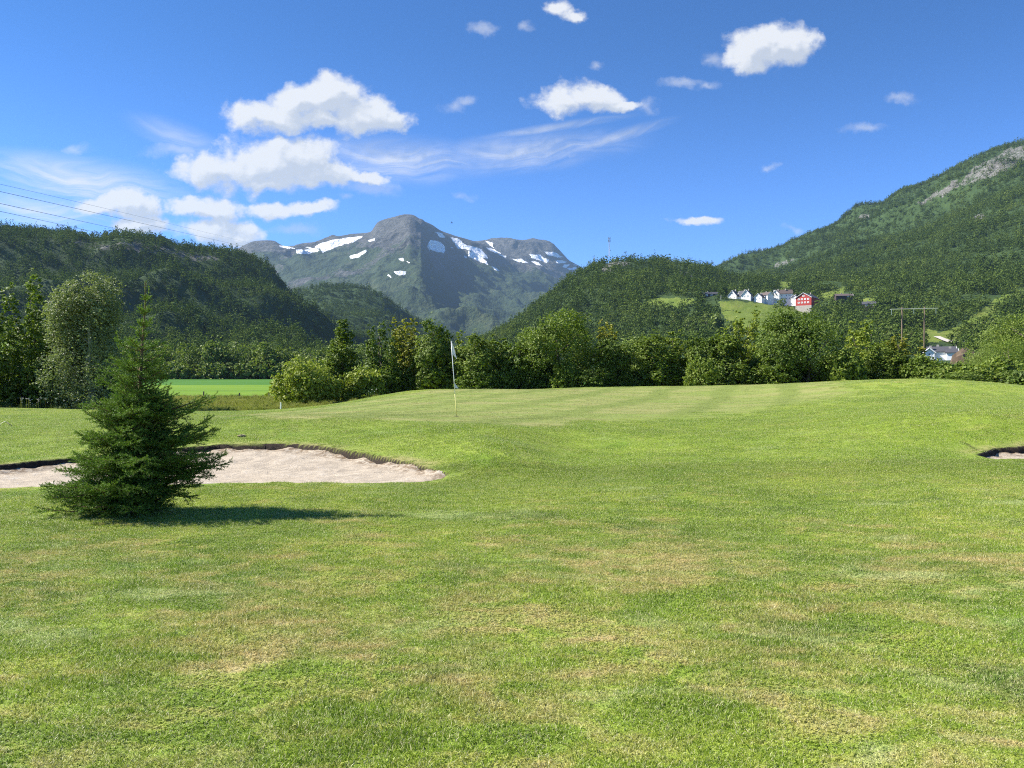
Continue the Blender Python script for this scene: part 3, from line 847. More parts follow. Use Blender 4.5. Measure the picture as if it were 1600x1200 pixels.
def mt_mask(ppx, ppy, X, Y, Z):
    sn = np.zeros(ppx.shape)
    wx = ppx + 2.0 * fbm(ppx, ppy, 9, 3, 41); wy = ppy + 1.0 * fbm(ppx, ppy, 9, 3, 43)
    up_ = (ppy < 440) & (ppy > 360)
    wx, wy = wx[up_], wy[up_]; sv = np.zeros(wx.shape)
    for pl in SNOW:
        q = np.array(pl, float); bx = (wx > q[:, 0].min() - 4) & (wx < q[:, 0].max() + 4) & (wy > q[:, 1].min() - 4) & (wy < q[:, 1].max() + 4)
        if bx.any(): sv[bx] = np.maximum(sv[bx], np.clip(0.5 + poly_dist(wx[bx], wy[bx], pl) / 3.2, 0, 1))
    sn[up_] = sv
    n = fbm(X, Y, 900, 4, 51)
    rk = sst(Z + 330 * n, 560, 1050)
    return {'snow': sn, 'rock': rk, 'meadow': 0 * ppx}
MTN_LOW = [(0.3, (0.016, 0.030, 0.012)), (0.5, (0.032, 0.052, 0.019)), (0.72, (0.075, 0.088, 0.038))]
MTN_ROCK = [(0.28, (0.030, 0.031, 0.030)), (0.5, (0.070, 0.070, 0.064)), (0.72, (0.145, 0.140, 0.128))]
mtn_m = hill_mat('mountain', MTN_LOW, MTN_ROCK, MEAD, 0.0035, bump=45, bscale=0.008, snow=True)
mN = [(lambda x, y: ridged(x, y, 1500, 6, 60) - 0.9, 70, 2.5), (lambda x, y: ridged(x + 0.5 * y, y, 420, 4, 66) - 0.9, 26, 3.0), (lambda x, y: fbm(x, y, 120, 4, 68), 16, 1.0)]
mtn = Hill(FM, 720, 420, mN, 'mountain', mtn_m, 5, mt_mask, 0.10)
mtn2 = Hill(FM2, 360, 200, [(lambda x, y: ridged(x, y, 900, 6, 70) - 0.9, 60, 1.0), (lambda x, y: fbm(x, y, 120, 4, 68), 16, 1.0)], 'mountain', mtn_m, 3, mt_mask)

# left wooded hill --------------------------------------------
hill_m = hill_mat('hillside', FOREST, ROCK, MEAD, 0.02, bump=1.2, bscale=0.25)
LH = [
 (-420, [(300,585),(480,550),(650,480),(820,400),(950,350),(1300,365)]),
 (-100, [(300,585),(480,552),(650,482),(820,408),(950,354),(1300,368)]),
 (0,   [(300,585),(480,552),(650,484),(820,410),(960,359),(1300,370)]),
 (60,  [(310,585),(490,552),(660,486),(830,414),(970,364),(1300,375)]),
 (110, [(310,585),(500,552),(670,488),(840,416),(980,367.5),(1300,380)]),
 (150, [(320,585),(500,552),(680,490),(850,420),(990,376),(1300,388)]),
 (195, [(320,585),(510,552),(690,490),(860,420),(1000,371),(1300,388)]),
 (250, [(330,585),(520,553),(700,492),(880,426),(1010,378),(1300,395)]),
 (300, [(340,585),(530,553),(710,494),(890,432),(1030,391),(1300,405)]),
 (350, [(350,585),(540,554),(720,496),(910,440),(1050,396),(1300,412)]),
 (390, [(360,585),(560,554),(740,500),(930,450),(1070,404),(1300,420)]),
 (418, [(370,585),(570,555),(760,506),(940,462),(1080,417),(1300,435)]),
 (440, [(370,585),(580,556),(770,512),(950,475),(1090,444),(1300,460)]),
 (458, [(380,585),(590,557),(780,518),(960,486),(1100,467),(1300,480)]),
 (490, [(380,585),(600,560),(790,528),(960,507),(1100,496),(1300,505)]),
 (540, [(400,586),(620,566),(800,542),(960,526),(1100,518),(1300,525)]),
 (620, [(400,587),(620,574),(800,560),(960,550),(1100,545),(1300,550)]),
 (760, [(400,590),(620,584),(800,578),(960,574),(1100,572),(1300,575)]),
]
LH2 = [
 (360, [(1150,560),(1400,500),(1650,460),(1850,440),(2200,450)]),
 (430, [(1150,560),(1400,510),(1650,482),(1850,467),(2200,475)]),
 (470, [(1150,560),(1400,510),(1650,475),(1850,457),(2200,470)]),
 (515, [(1150,560),(1400,510),(1650,470),(1850,450),(2200,465)]),
 (550, [(1150,562),(1400,512),(1650,472),(1850,451),(2200,465)]),
 (590, [(1150,564),(1400,518),(1650,482),(1850,464),(2200,475)]),
 (625, [(1150,566),(1400,530),(1650,500),(1850,487),(2200,495)]),
 (660, [(1150,568),(1400,540),(1650,518),(1850,508),(2200,512)]),
 (720, [(1150,572),(1400,555),(1650,540),(1850,533),(2200,536)]),
 (800, [(1150,576),(1400,565),(1650,556),(1850,552),(2200,555)]),
]
RIDGE_LEFT = [(120,372),(160,381),(210,378),(260,386),(310,398),(350,404),(310,408),(250,398),(200,392),(150,392),(115,384)]
def lh_mask(ppx, ppy, X, Y, Z):
    w = in_poly(ppx, ppy + 4 * fbm(ppx, ppy, 20, 3, 5), RIDGE_LEFT).astype(float)
    md = in_poly(ppx, ppy, [(-60,560),(-40,515),(8,530),(20,518),(34,505),(36,520),(20,545),(0,570)]).astype(float)
    return {'rock': w * 0.55, 'meadow': md}
hN = [(lambda x, y: ridged(x, y, 300, 4, 80) - 0.9, 26, 2.0), (lambda x, y: fbm(x, y, 60, 3, 85), 4, 1.0)]
lh = Hill(LH, 360, 220, hN, 'hills', hill_m, 4, lh_mask, 0.06)
lh2 = Hill(LH2, 160, 120, [(lambda x, y: ridged(x, y, 300, 4, 88) - 0.9, 30, 1.0)], 'hills', hill_m, 3, lambda a, b, X, Y, Z: {'rock': 0 * X, 'meadow': 0 * X})

# hillside with the farms, mast hill and the big slope on the right
RH = [
 (700, [(300,592),(560,588),(700,580),(760,575),(900,565),(1040,556),(1300,566),(1900,575),(2500,580),(3200,590)]),
 (755, [(300,590),(560,575),(700,556),(760,548),(900,536),(1040,525),(1300,540),(1900,560),(2500,570),(3200,590)]),
 (800, [(300,589),(560,565),(700,543),(760,534),(900,515),(1040,501),(1300,520),(1900,560),(2500,570),(3200,590)]),
 (850, [(300,589),(560,558),(700,528),(760,515),(900,485),(1040,462),(1300,490),(1900,550),(2500,560),(3200,580)]),
 (900, [(300,588),(560,555),(700,517),(760,498),(900,452),(1040,422),(1300,450),(1900,530),(2500,540),(3200,560)]),
 (932, [(300,588),(560,553),(700,510),(760,488),(900,436),(1040,408),(1300,435),(1900,520),(2500,530),(3200,550)]),
 (965, [(300,588),(560,552),(700,505),(760,480),(900,430),(1040,401),(1300,430),(1900,500),(2500,510),(3200,540)]),
 (1005, [(300,588),(560,550),(690,493),(740,477),(900,430),(1040,405),(1300,430),(1900,500),(2500,500),(3200,530)]),
 (1045, [(300,587),(560,545),(690,483),(740,474),(900,436),(1040,408),(1300,435),(1900,480),(2500,460),(3200,500)]),
 (1090, [(300,587),(540,540),(690,478),(740,470),(900,438),(1040,418),(1300,440),(1900,455),(2500,435),(3200,470)]),
 (1120, [(300,586),(530,536),(690,476),(740,469),(900,445),(1040,430),(1300,445),(1900,440),(2500,420),(3200,450)]),
 (1160, [(300,585),(520,532),(700,474),(745,468),(900,450),(1040,443),(1300,445),(1900,424),(2500,404),(3200,430)]),
 (1220, [(300,585),(520,530),(710,475),(755,469),(900,453),(1040,444),(1300,438),(1900,410),(2400,388),(3200,410)]),
 (1262, [(300,584),(510,528),(715,482),(760,472),(900,455),(1040,440),(1300,424),(1900,390),(2350,367),(3200,400)]),
 (1300, [(300,583),(500,528),(700,486),(760,470),(900,452),(1040,434),(1300,412),(1900,374),(2300,352),(3200,390)]),
 (1345, [(300,582),(490,532),(680,488),(760,466),(900,447),(1040,426),(1300,398),(1800,350),(2250,327),(3200,380)]),
 (1372, [(300,581),(480,535),(670,490),(760,462),(900,441),(1040,420),(1300,390),(1800,342),(2200,322),(3200,370)]),
 (1410, [(290,580),(450,542),(640,500),(740,468),(900,436),(1040,412),(1300,378),(1800,325),(2150,297),(3200,350)]),
 (1445, [(280,580),(430,545),(620,502),(730,468),(900,430),(1040,404),(1300,366),(1750,315),(2100,291),(3100,350)]),
 (1490, [(270,578),(420,546),(600,502),(720,464),(880,422),(1030,392),(1300,346),(1700,290),(2050,264),(3100,330)]),
 (1545, [(260,576),(410,545),(580,500),(700,460),(860,414),(1020,378),(1280,328),(1650,265),(2000,237),(3100,300)]),
 (1600, [(260,574),(400,542),(570,492),(690,450),(850,404),(1010,366),(1260,312),(1600,250),(1950,221),(3100,290)]),
 (1720, [(260,570),(400,535),(560,480),(680,432),(840,380),(1000,340),(1250,280),(1550,215),(1900,180),(3100,240)]),
 (2000, [(260,565),(400,520),(560,455),(680,400),(840,340),(1000,290),(1250,220),(1550,150),(1900,100),(3100,160)]),
]
MEADOWS = [
 [(1122,472),(1150,469),(1176,473),(1205,476),(1235,475),(1246,484),(1285,484),(1262,500),(1250,516),(1205,520),(1180,515),(1160,512),(1135,498),(1128,485)],
 [(1008,468),(1045,465),(1085,466),(1090,472),(1075,478),(1045,484),(1030,478),(1012,474)],
 [(1268,462),(1295,456),(1316,447),(1326,450),(1318,458),(1345,466),(1368,467),(1360,474),(1320,472),(1292,470)],
 [(1216,440),(1240,438),(1234,446),(1224,456),(1214,458),(1218,448)],
 [(1500,508),(1528,488),(1552,470),(1575,458),(1580,462),(1560,480),(1545,500),(1530,520),(1500,532),(1450,535),(1390,540),(1400,522),(1440,512),(1470,520)],
 [(1330,505),(1350,500),(1372,506),(1350,514)],
]
ROCKS_R = [
 [(1496,288),(1518,262),(1545,250),(1575,232),(1602,225),(1640,212),(1700,200),(1700,232),(1640,246),(1600,252),(1570,268),(1535,282),(1505,292)],
 [(1432,318),(1470,296),(1492,278),(1500,288),(1478,304),(1450,316)],[(1335,342),(1358,332),(1358,340),(1340,346)],
 [(1204,418),(1222,406),(1240,403),(1246,408),(1228,414),(1212,420)],[(1520,338),(1535,332),(1540,340),(1528,346)],
 [(1414,437),(1426,432),(1424,440)],
]
ROCKS_M = [[(921,412),(945,402),(965,404),(985,407),(982,416),(965,414),(950,420),(962,422),(950,428),(938,424),(944,414),(930,414)],[(882,432),(905,424),(902,434),(888,440)],
           [(1060,424),(1080,426),(1082,434),(1068,432)],[(1130,436),(1140,434),(1138,440)]]
def rh_mask(ppx, ppy, X, Y, Z):
    md = np.zeros(ppx.shape); rk = np.zeros(ppx.shape)
    wx = ppx + 3 * fbm(ppx, ppy, 14, 3, 91); wy = ppy + 2 * fbm(ppx, ppy, 10, 3, 92)
    for p in MEADOWS: md = np.maximum(md, in_poly(wx, wy, p).astype(float) * (Y < 1150))
    for p in ROCKS_R: rk = np.maximum(rk, in_poly(wx, wy, p).astype(float))
    for p in ROCKS_M: rk = np.maximum(rk, in_poly(wx, wy, p).astype(float) * (Y < 1200))
    return {'rock': rk * 0.6, 'meadow': md}
MEAD_HI = [(0.35, (0.085, 0.130, 0.020)), (0.5, (0.120, 0.165, 0.026)), (0.68, (0.175, 0.195, 0.045))]
hillR_m = hill_mat('hillside_right', [(0.3, (0.020, 0.038, 0.012)), (0.5, (0.036, 0.064, 0.018)), (0.7, (0.065, 0.100, 0.028))], ROCK, MEAD_HI, 0.02, bump=1.2, bscale=0.25)
rN = [(lambda x, y: ridged(x, y, 420, 4, 95) - 0.9, 9, 3.0), (lambda x, y: fbm(x, y, 90, 4, 99), 3.0, 2.0), (lambda x, y: (ridged(x, y, 500, 5, 97) - 0.9) * sst(y, 1200, 1700), 38, 2.0)]
rh = Hill(RH, 560, 420, rN, 'hills', hillR_m, 8, rh_mask, 0.08)

# ------------------------------------------------------------------ woods on the hills
fleaf_m = leaf_mat('far_foliage', [(0.0, (0.035, 0.061, 0.017)), (0.3, (0.078, 0.124, 0.028)), (0.65, (0.144, 0.203, 0.042)), (1.0, (0.237, 0.282, 0.066))], 0.22, 0.05, scale=0.012, hue_noise=0.62, obj=0.32)
def forest_proto(r, H, Wd, kind, n, size):
    lob = lobed_tree(r, H, Wd, kind)
    v, f, rnd = crown(r, lob, n, size, 0.75, shell=0.8, updown=0.3, twig=0.3, outw=1.2, rnd_n=0.35)
    return (fit(v, H, Wd), [f], {'rnd': 0.3 + 0.4 * rnd}, [0])
r_ = np.random.default_rng(21)
PROTOS = [forest_proto(r_, 9, 6.5, 'round', 520, 0.36), forest_proto(r_, 10, 5.5, 'round', 520, 0.36), forest_proto(r_, 8, 6.5, 'bush', 480, 0.36),
          forest_proto(r_, 11, 4.6, 'column', 380, 0.38), forest_proto(r_, 12, 4.4, 'cone', 380, 0.34), forest_proto(r_, 8, 5.5, 'spiky', 380, 0.36)]
def wood(name, hill, u0, u1, v0, v1, spacing, reject, seed, label, scale=1.0, spruce=0.15, dens=None):
    r = np.random.default_rng(seed)
    # area-weighted cells
    nu, nv = 160, 60
    uu = np.linspace(u0, u1, nu + 1); vv = np.linspace(v0, v1, nv + 1)
    A, B, C = hill.at(uu[:, None] + 0 * vv[None], vv[None] + 0 * uu[:, None])
    du = np.hypot(A[1:, :-1] - A[:-1, :-1], B[1:, :-1] - B[:-1, :-1]); dv = np.hypot(A[:-1, 1:] - A[:-1, :-1], B[:-1, 1:] - B[:-1, :-1])
    area = (du * dv); sp = spacing * (1 + 0 * B[:-1, :-1]); w = (area / sp ** 2)
    tot = int(w.sum()); ci = r.choice(w.size, tot, p=(w / w.sum()).ravel())
    iu, iv = np.unravel_index(ci, w.shape)
    U_ = uu[iu] + r.random(tot) * (uu[1] - uu[0]); V_ = vv[iv] + r.random(tot) * (vv[1] - vv[0])
    x, y, z = hill.at(U_, V_)
    px, py = project(x, y, z)
    keep = ~reject(px, py, x, y, z, r) & ~((fbm(x, y, 38, 3, seed + 3) > 0.60) & (r.random(px.shape) < 0.5))
    x, y, z = x[keep], y[keep], z[keep]; n = len(x)
    var = r.choice(6, n, p=np.array([.24, .22, .2, .34 - spruce * .6, spruce * .6 + 0, 0.0]) if False else np.array([.25, .22, .18, .13, spruce, .22 - spruce]))
    cl = 1 + 0.25 * fbm(x, y, 60, 2, seed)
    s = scale * cl * np.exp(r.normal(size=n) * 0.24)
    s = np.minimum(s, 1.5 * scale)
    scl = np.stack([s * r.uniform(.85, 1.2, n), s * r.uniform(.85, 1.2, n), s * r.uniform(.8, 1.2, n)], 1)
    rot = np.stack([r.normal(size=n) * .04, r.normal(size=n) * .04, r.uniform(0, 6.28, n)], 1)
    print(name, n)
    return scatter(name, PROTOS, np.stack([x, y, z - 0.3], 1), rot, scl, var, [fleaf_m], kind='stuff', label=label)
def rej_l(px, py, x, y, z, r):
    m = in_poly(px, py, RIDGE_LEFT) & (r.random(px.shape) < 0.35)
    m |= in_poly(px, py, [(-60,560),(-40,515),(8,530),(20,518),(34,505),(36,520),(20,545),(0,570)])
    return m | (px < -130)
wood('forest', lh, -160, 740, 0.6, 4.35, 5.4, rej_l, 31, 'dense birch wood covering the dark hill on the left', scale=0.9)
wood('forest', lh2, 400, 790, 0.6, 3.3, 7.0, lambda px, py, x, y, z, r: px < 380, 32, 'lower wooded spur in front of the snowy mountain')
FARM_KEEP = [(1100,458,1120,473),(1136,450,1240,478),(1238,455,1300,486),(1446,528,1500,562),(1308,458,1330,474),(1345,470,1368,484),(1466,522,1494,534)]
def rej_r(px, py, x, y, z, r):
    m = np.zeros(px.shape, bool)
    for p in MEADOWS: m |= in_poly(px, py, p) & (y < 1150)
    for p in ROCKS_R: m |= in_poly(px, py, p) & (r.random(px.shape) < 0.7)
    for p in ROCKS_M: m |= in_poly(px, py, p) & (y < 1200) & (r.random(px.shape) < 0.8)
    for a, b, c, d in FARM_KEEP: m |= (px > a) & (px < c) & (py > b) & (py < d + 6) & (y < 790)
    m |= (px > 1480) & (y < 380)
    op = fbm(x, y, 70, 3, 44) ; m |= (op > 0.42) & (px > 1180) & (y < 1000)
    m |= (z > 560 + 80 * fbm(x, y, 150, 2, 7)) & (r.random(px.shape) < 0.65)
    m |= (px > 1720)
    m |= (px > 1120) & (px < 1260) & (y > 470) & (y < 720) & (py > 470)
    return m
wood('forest', rh, 742, 1730, 0.7, 4.0, 5.8, rej_r, 33, 'birch wood on the near hillside round the farms')
wood('forest', rh, 742, 1730, 4.0, 8.4, 6.3, rej_r, 34, 'wood climbing the mast hill and the long right slope', scale=0.92)

# ------------------------------------------------------------------ trees one can tell apart
LG = {  # leaf tones
 'dark': [(0.0, (0.043, 0.072, 0.012)), (0.35, (0.084, 0.132, 0.018)), (0.7, (0.141, 0.200, 0.026)), (1.0, (0.273, 0.311, 0.063))],
 'mid': [(0.0, (0.057, 0.091, 0.012)), (0.35, (0.115, 0.172, 0.020)), (0.7, (0.194, 0.248, 0.032)), (1.0, (0.338, 0.366, 0.069))],
 'light': [(0.0, (0.089, 0.127, 0.017)), (0.35, (0.180, 0.235, 0.025)), (0.7, (0.280, 0.324, 0.041)), (1.0, (0.416, 0.414, 0.089))],
 'yellow': [(0.0, (0.107, 0.127, 0.018)), (0.35, (0.215, 0.228, 0.028)), (0.7, (0.324, 0.318, 0.044)), (1.0, (0.445, 0.400, 0.089))],
 'silver': [(0.0, (0.065, 0.085, 0.037)), (0.35, (0.136, 0.173, 0.074)), (0.7, (0.237, 0.276, 0.127)), (1.0, (0.460, 0.482, 0.278))],
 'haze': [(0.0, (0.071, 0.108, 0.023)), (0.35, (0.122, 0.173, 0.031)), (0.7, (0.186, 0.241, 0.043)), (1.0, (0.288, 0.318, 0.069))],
}
LM = {k: leaf_mat('leaves_' + k, v, 0.3, 0.45, scale=0.35, hue_noise=0.3, obj=0.18) for k, v in LG.items()}
_crowns = {}
def crown_mesh(kind, H, Wd, n, size, tone, seed, aspect=0.6):
    r = np.random.default_rng(seed)
    v, f, rnd = crown(r, lobed_tree(r, H, Wd, kind), n, size, aspect, shell=0.62, updown=0.3, twig=0.42)
    v = fit(v, H, Wd)
    return mesh_np('crown', v, f, [LM[tone]], {'rnd': rnd})
VARS = {}
def tree(px, top, wpx, D, kind, tone, label, cat='tree', group=None, name=None, n=5200, leaf=0.085, base=None, trunk=True, bk=None):
    x, _ = PZ(px, 583, D)
    zb = float(h_ground(np.array([x]), np.array([D]))[0]) if base is None else base
    _, zt = PZ(px, top, D)
    H = zt - zb; Wd = wpx / FPX * D
    nm = name or {'bush': 'bush', 'cone': 'tree', 'column': 'willow_tree', 'round': 'tree', 'spiky': 'tree'}[kind]
    key = (kind, tone, n, leaf, random.randint(0, 2))
    if key not in VARS:
        VARS[key] = (crown_mesh(kind, H, Wd, n, leaf, tone, len(VARS) + 100), trunk_mesh('trunk', np.random.default_rng(len(VARS)), H, Wd, 0.035 * H ** 0.9 if kind != 'bush' else 0.05, bk or bark_m, 3 if kind in ('bush', 'spiky') else 1), H, Wd)
    cm, tm, H0, W0 = VARS[key]
    t = empty(nm, (x, D, zb), label, cat, group)
    t.rotation_euler = (0, 0, random.uniform(0, 6.28))
    t.scale = (Wd / W0, Wd / W0, H / H0)
    link('crown', cm, t); link('trunk', tm, t)
    return t
# the thicket beyond the green
TH = [
 (480,562,100,53,'bush','light','low rounded pale green bush at the left end of the thicket','bush'),
 (536,501,66,60,'cone','mid','slender cone-shaped tree standing clear at the left end of the thicket','tree'),
 (568,578,58,54,'bush','light','small pale bush at the foot of the cone-shaped tree','bush'),
 (604,508,64,58,'spiky','dark','dark leafy tree just right of the cone-shaped tree','tree'),
 (640,499,62,59,'spiky','yellow','yellow-green topped tree left of the flag','tree'),
 (676,501,56,57,'round','mid','bushy tree with a rounded top between the yellow-green tree and the flag','tree'),
 (704,520,54,58,'spiky','mid','tree directly behind the white flag','tree'),
 (742,524,60,56,'round','mid','leafy tree immediately right of the flag','tree'),
 (778,528,60,58,'spiky','dark','dark tree second to the right of the flag','tree'),
 (812,534,56,57,'round','dark','low dark tree left of the big round tree','tree'),
 (872,485,128,58,'round','mid','biggest round-crowned tree in the middle of the thicket','tree'),
 (936,507,52,60,'spiky','yellow','yellowing tree top just right of the big round tree','tree'),
 (958,532,50,58,'round','dark','dark tree below and right of the yellowing tree top','tree'),
 (990,526,50,72,'round','haze','paler tree set back behind the gap right of the big round tree','tree'),
 (1022,524,70,58,'round','mid','broad leafy tree right of the gap in the thicket','tree'),
 (1062,518,62,59,'spiky','mid','tree with a pointed crown below the wooded knoll','tree'),
 (1100,526,60,58,'round','dark','dark leafy tree straight below the black cabin','tree'),
 (1132,522,56,58,'round','mid','leafy tree between the dark tree and the tall light one','tree'),
 (1160,488,58,60,'spiky','light','tall light green tree with an uneven top below the white farmhouses','tree'),
 (1188,548,44,58,'bush','dark','low dark bush in the dip left of the big dark tree','bush'),
 (1262,484,132,56,'round','dark','large dark spreading tree below the red barn','tree'),
 (1322,548,54,54,'bush','mid','bush at the right foot of the large dark tree','bush'),
 (1346,503,62,66,'spiky','light','light green tree behind, just right of the large dark tree','tree'),
 (1382,534,62,56,'round','mid','leafy tree left of the pylon','tree'),
 (1414,526,50,56,'spiky','yellow','yellow-green tree top at the foot of the pylon','tree'),
 (1446,558,60,54,'bush','mid','bush right in front of the low white house','bush'),
 (1486,568,60,52,'bush','dark','dark bush just right of the low white house','bush'),
 (1524,572,56,50,'bush','mid','bush near the right end of the thicket','bush'),
 (1562,560,70,62,'bush','mid','bush at the right end of the thicket below the tall trees','bush'),
 (1610,580,80,48,'bush','dark','dark low bush cut by the right edge','bush'),
]
for (px, top, w, D, kind, tone, lab, cat) in TH:
    nn = 34000 if w > 110 else 14000
    tree(px, top, w * 1.05, D, kind, tone, lab, cat, 'trees and bushes of the thicket beyond the green', n=nn, leaf=0.08)
# understory along its foot
k = 0
for px in np.arange(566, 1640, 36.0):
    top = 552 + 40 * random.random() if px < 1300 else 568 + 24 * random.random()
    tree(px + random.uniform(-8, 8), top, 50 + 22 * random.random(), 55 + 4 * random.random() - (7 if px > 1450 else 0), 'bush', 'dark' if k % 3 else 'mid',
         'low dark shrub at the foot of the thicket', 'shrub', 'low shrubs along the foot of the thicket', name='shrub', n=5200, leaf=0.07); k += 1
# tall trees at right edge, further back
for (px, top, w, D, tone, lab) in [(1556,497,96,118,'haze','tall pale tree left of the pair at the right edge'), (1606,478,110,112,'mid','tallest tree, cut by the right edge of the picture'),
                                   (1575,530,90,100,'mid','lower bushy tree in front of the right edge pair'), (1532,540,60,108,'haze','small pale tree at the left foot of the right edge trees'), (1660,500,110,108,'mid','tree just outside the right edge')]:
    if px > 1650: continue
    tree(px, top, w, D, 'round', tone, lab, 'tree', 'tall trees at the right edge', n=22000, leaf=0.11, base=-1.0)
# left group
tree(66, 441, 94, 45, 'spiky', 'mid', 'tall uneven tree left of the silvery willow', 'tree', None, n=26000, leaf=0.08)
tree(100, 500, 60, 46, 'round', 'dark', 'darker tree squeezed between the uneven tree and the willow', 'tree', None, n=7000, leaf=0.06)
tree(141, 432, 122, 42, 'column', 'silver', 'tall silvery willow with a full column-shaped crown behind the spruce', 'tree', None, n=60000, leaf=0.052, bk=birchbark_m)
tree(-22, 470, 66, 42, 'round', 'dark', 'dark tree cut by the left edge', 'tree', None, n=9000, leaf=0.07)
tree(22, 522, 56, 48, 'bush', 'dark', 'dark rounded bush between the left edge tree and the uneven tree', 'bush', None, n=6000, leaf=0.07)
for px, top, w in [(5, 575, 60), (48, 570, 60), (92, 578, 60), (170, 585, 50), (205, 600, 34), (-40,570,60)]:
    tree(px, top, w, 43, 'bush', 'dark', 'low dark shrub at the foot of the left trees', 'shrub', 'low shrubs under the left trees', name='shrub', n=2600, leaf=0.07)
# the row of trees across the valley field
px = 118.0; k = 0
while px < 760:
    w = random.uniform(26, 44); top = 536 + random.uniform(-7, 7) + (4 if px > 430 else 0)
    tree(px, top, w * 1.25, 285 + random.uniform(0, 14), random.choice(['round', 'column', 'round', 'bush']), 'haze', 'leafy tree in the row across the far side of the valley field', 'tree', 'row of trees beyond the valley field', name='tree', n=4200, leaf=0.36, base=-1.0)
    px += w * 0.62; k += 1
px = 118.0
while px < 760:
    tree(px, 566 + random.uniform(-5, 5), 34, 280, 'bush', 'haze', 'bush at the foot of the tree row beyond the field', 'bush', 'bushes below the far tree row', name='bush', n=900, leaf=0.42, base=-1.0)
    px += 17
def hill_point(hill, px, D):
    """ground of hill at photo column px and distance D"""
    v = np.linspace(0, hill.K - 1, 400); x, y, z = hill.at(px + 0 * v, v)
    i = np.argmin(np.abs(y - D)); return float(x[i]), float(y[i]), float(z[i])
# trees that stand apart on the farm hillside
for (px, D, h, w, kind, lab) in [(1218,628,15,10,'round','lone tree standing in the sloping meadow below the white farmhouse'), (1036,705,7,7,'bush','small bush in the little clearing left of the farms'), (1053,640,17,9,'column','narrow dark tree below the little clearing'),
        (1120,590,15,12,'round','round tree at the left corner of the meadow'), (1104,600,16,13,'round','leafy tree left of the meadow corner'), (1120,575,15,13,'bush','bushy tree below the meadow corner'),
        (1145,560,11,11,'bush','dark bush at the lower left of the meadow'), (1275,688,10,8,'round','tree beside the shaded side of the red barn'), (1295,690,11,9,'bush','bush just right of the red barn'), (1303,725,8,6,'round','small tree at the edge of the upper pasture'),
        (1075,600,16,12,'round','leafy tree in the middle of the slope below the clearing'), (1168,530,6,11,'bush','scrub at the lower edge of the meadow'),
        (1390,430,16,12,'round','tree left of the pylon on the hillside'),(1425,420,15,10,'column','narrow tree between the pylon poles'),(1520,470,14,12,'round','round tree on the open slope right of the pylon'),(1495,455,12,11,'round','tree above the gravel track'),(1545,500,13,12,'bush','bush on the open slope above the boulders')]:
    x, y, z = hill_point(rh, px, D); pxx, pt = project(np.array([x]), np.array([y]), np.array([z + h]))
    tree(px, float(pt[0]), w / D * FPX, D, kind, 'haze', lab, 'tree', 'single trees on the farm hillside', name='tree', n=1500, leaf=0.5, base=z - 0.5)
# ------------------------------------------------------------------ the young spruce
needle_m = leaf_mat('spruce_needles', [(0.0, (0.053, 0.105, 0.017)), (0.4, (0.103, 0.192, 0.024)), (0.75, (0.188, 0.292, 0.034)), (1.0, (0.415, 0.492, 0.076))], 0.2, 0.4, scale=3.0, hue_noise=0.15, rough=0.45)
twig_m = simple_mat('spruce_bark', (0.17, 0.10, 0.055), 0.9, 0.45, 25, bump=0.3)
SX, SD = 205.0, 8.75
sx, _ = PZ(SX, 800, SD); sz0 = float(h_ground(np.array([sx]), np.array([SD]))[0])
spruce = empty('spruce_tree', (sx, SD, sz0), 'young dark green spruce with a thin leader, alone on the grass before the bunker', 'spruce tree')
def spl(px, py):   # local metres
    x, z = PZ(px, py, SD); return x - sx, z - sz0
TR = [spl(205, 806), spl(207, 780), spl(212, 720), spl(218, 650), spl(221, 600), spl(222, 560), spl(225, 500), spl(226, 465), spl(226, 440)]
tz = np.array([p[1] for p in TR]); tx = np.array([p[0] for p in TR]); tz[0] = -0.05
Htop = tz[-1]
def tpos(z): return np.array([np.interp(z, tz, tx), 0.02 * math.sin(z * 3), z])
# half widths left / right by height, from the outline
OUTL = [(806,60,40),(795,88,62),(780,124,84),(765,142,90),(752,150,98),(735,134,116),(720,104,126),(700,92,142),(680,88,134),(660,84,118),(640,94,104),(620,84,88),(600,80,74),(580,74,62),(560,62,52),(540,48,50),(520,46,44),(500,42,38),(480,28,24),(460,14,12),(440,4,4)]
oz = np.array([spl(210, a)[1] for a, _, _ in OUTL]); ol = np.array([b for _, b, _ in OUTL]) / FPX * SD; orr = np.array([c for _, _, c in OUTL]) / FPX * SD
def reach(z, az):
    l = np.interp(z, oz, ol); r = np.interp(z, oz, orr); f = (1 - math.cos(az)) / 2
    base_ = r * (1 - f) + l * f
    return base_ * (1 - 0.12 * abs(math.sin(az)))
S0 = []; S1 = []; SDn = []; SY = []; WR = []
wood_mb = MB()
rs = np.random.default_rng(5)
def segs(pts, dens, young, rad):
    for i in range(len(pts) - 1):
        S0.append(pts[i]); S1.append(pts[i + 1]); SDn.append(dens); SY.append(young); WR.append(rad)
def rot_about(v, axis, a):
    axis = axis / np.linalg.norm(axis); return v * math.cos(a) + np.cross(axis, v) * math.sin(a) + axis * np.dot(axis, v) * (1 - math.cos(a))
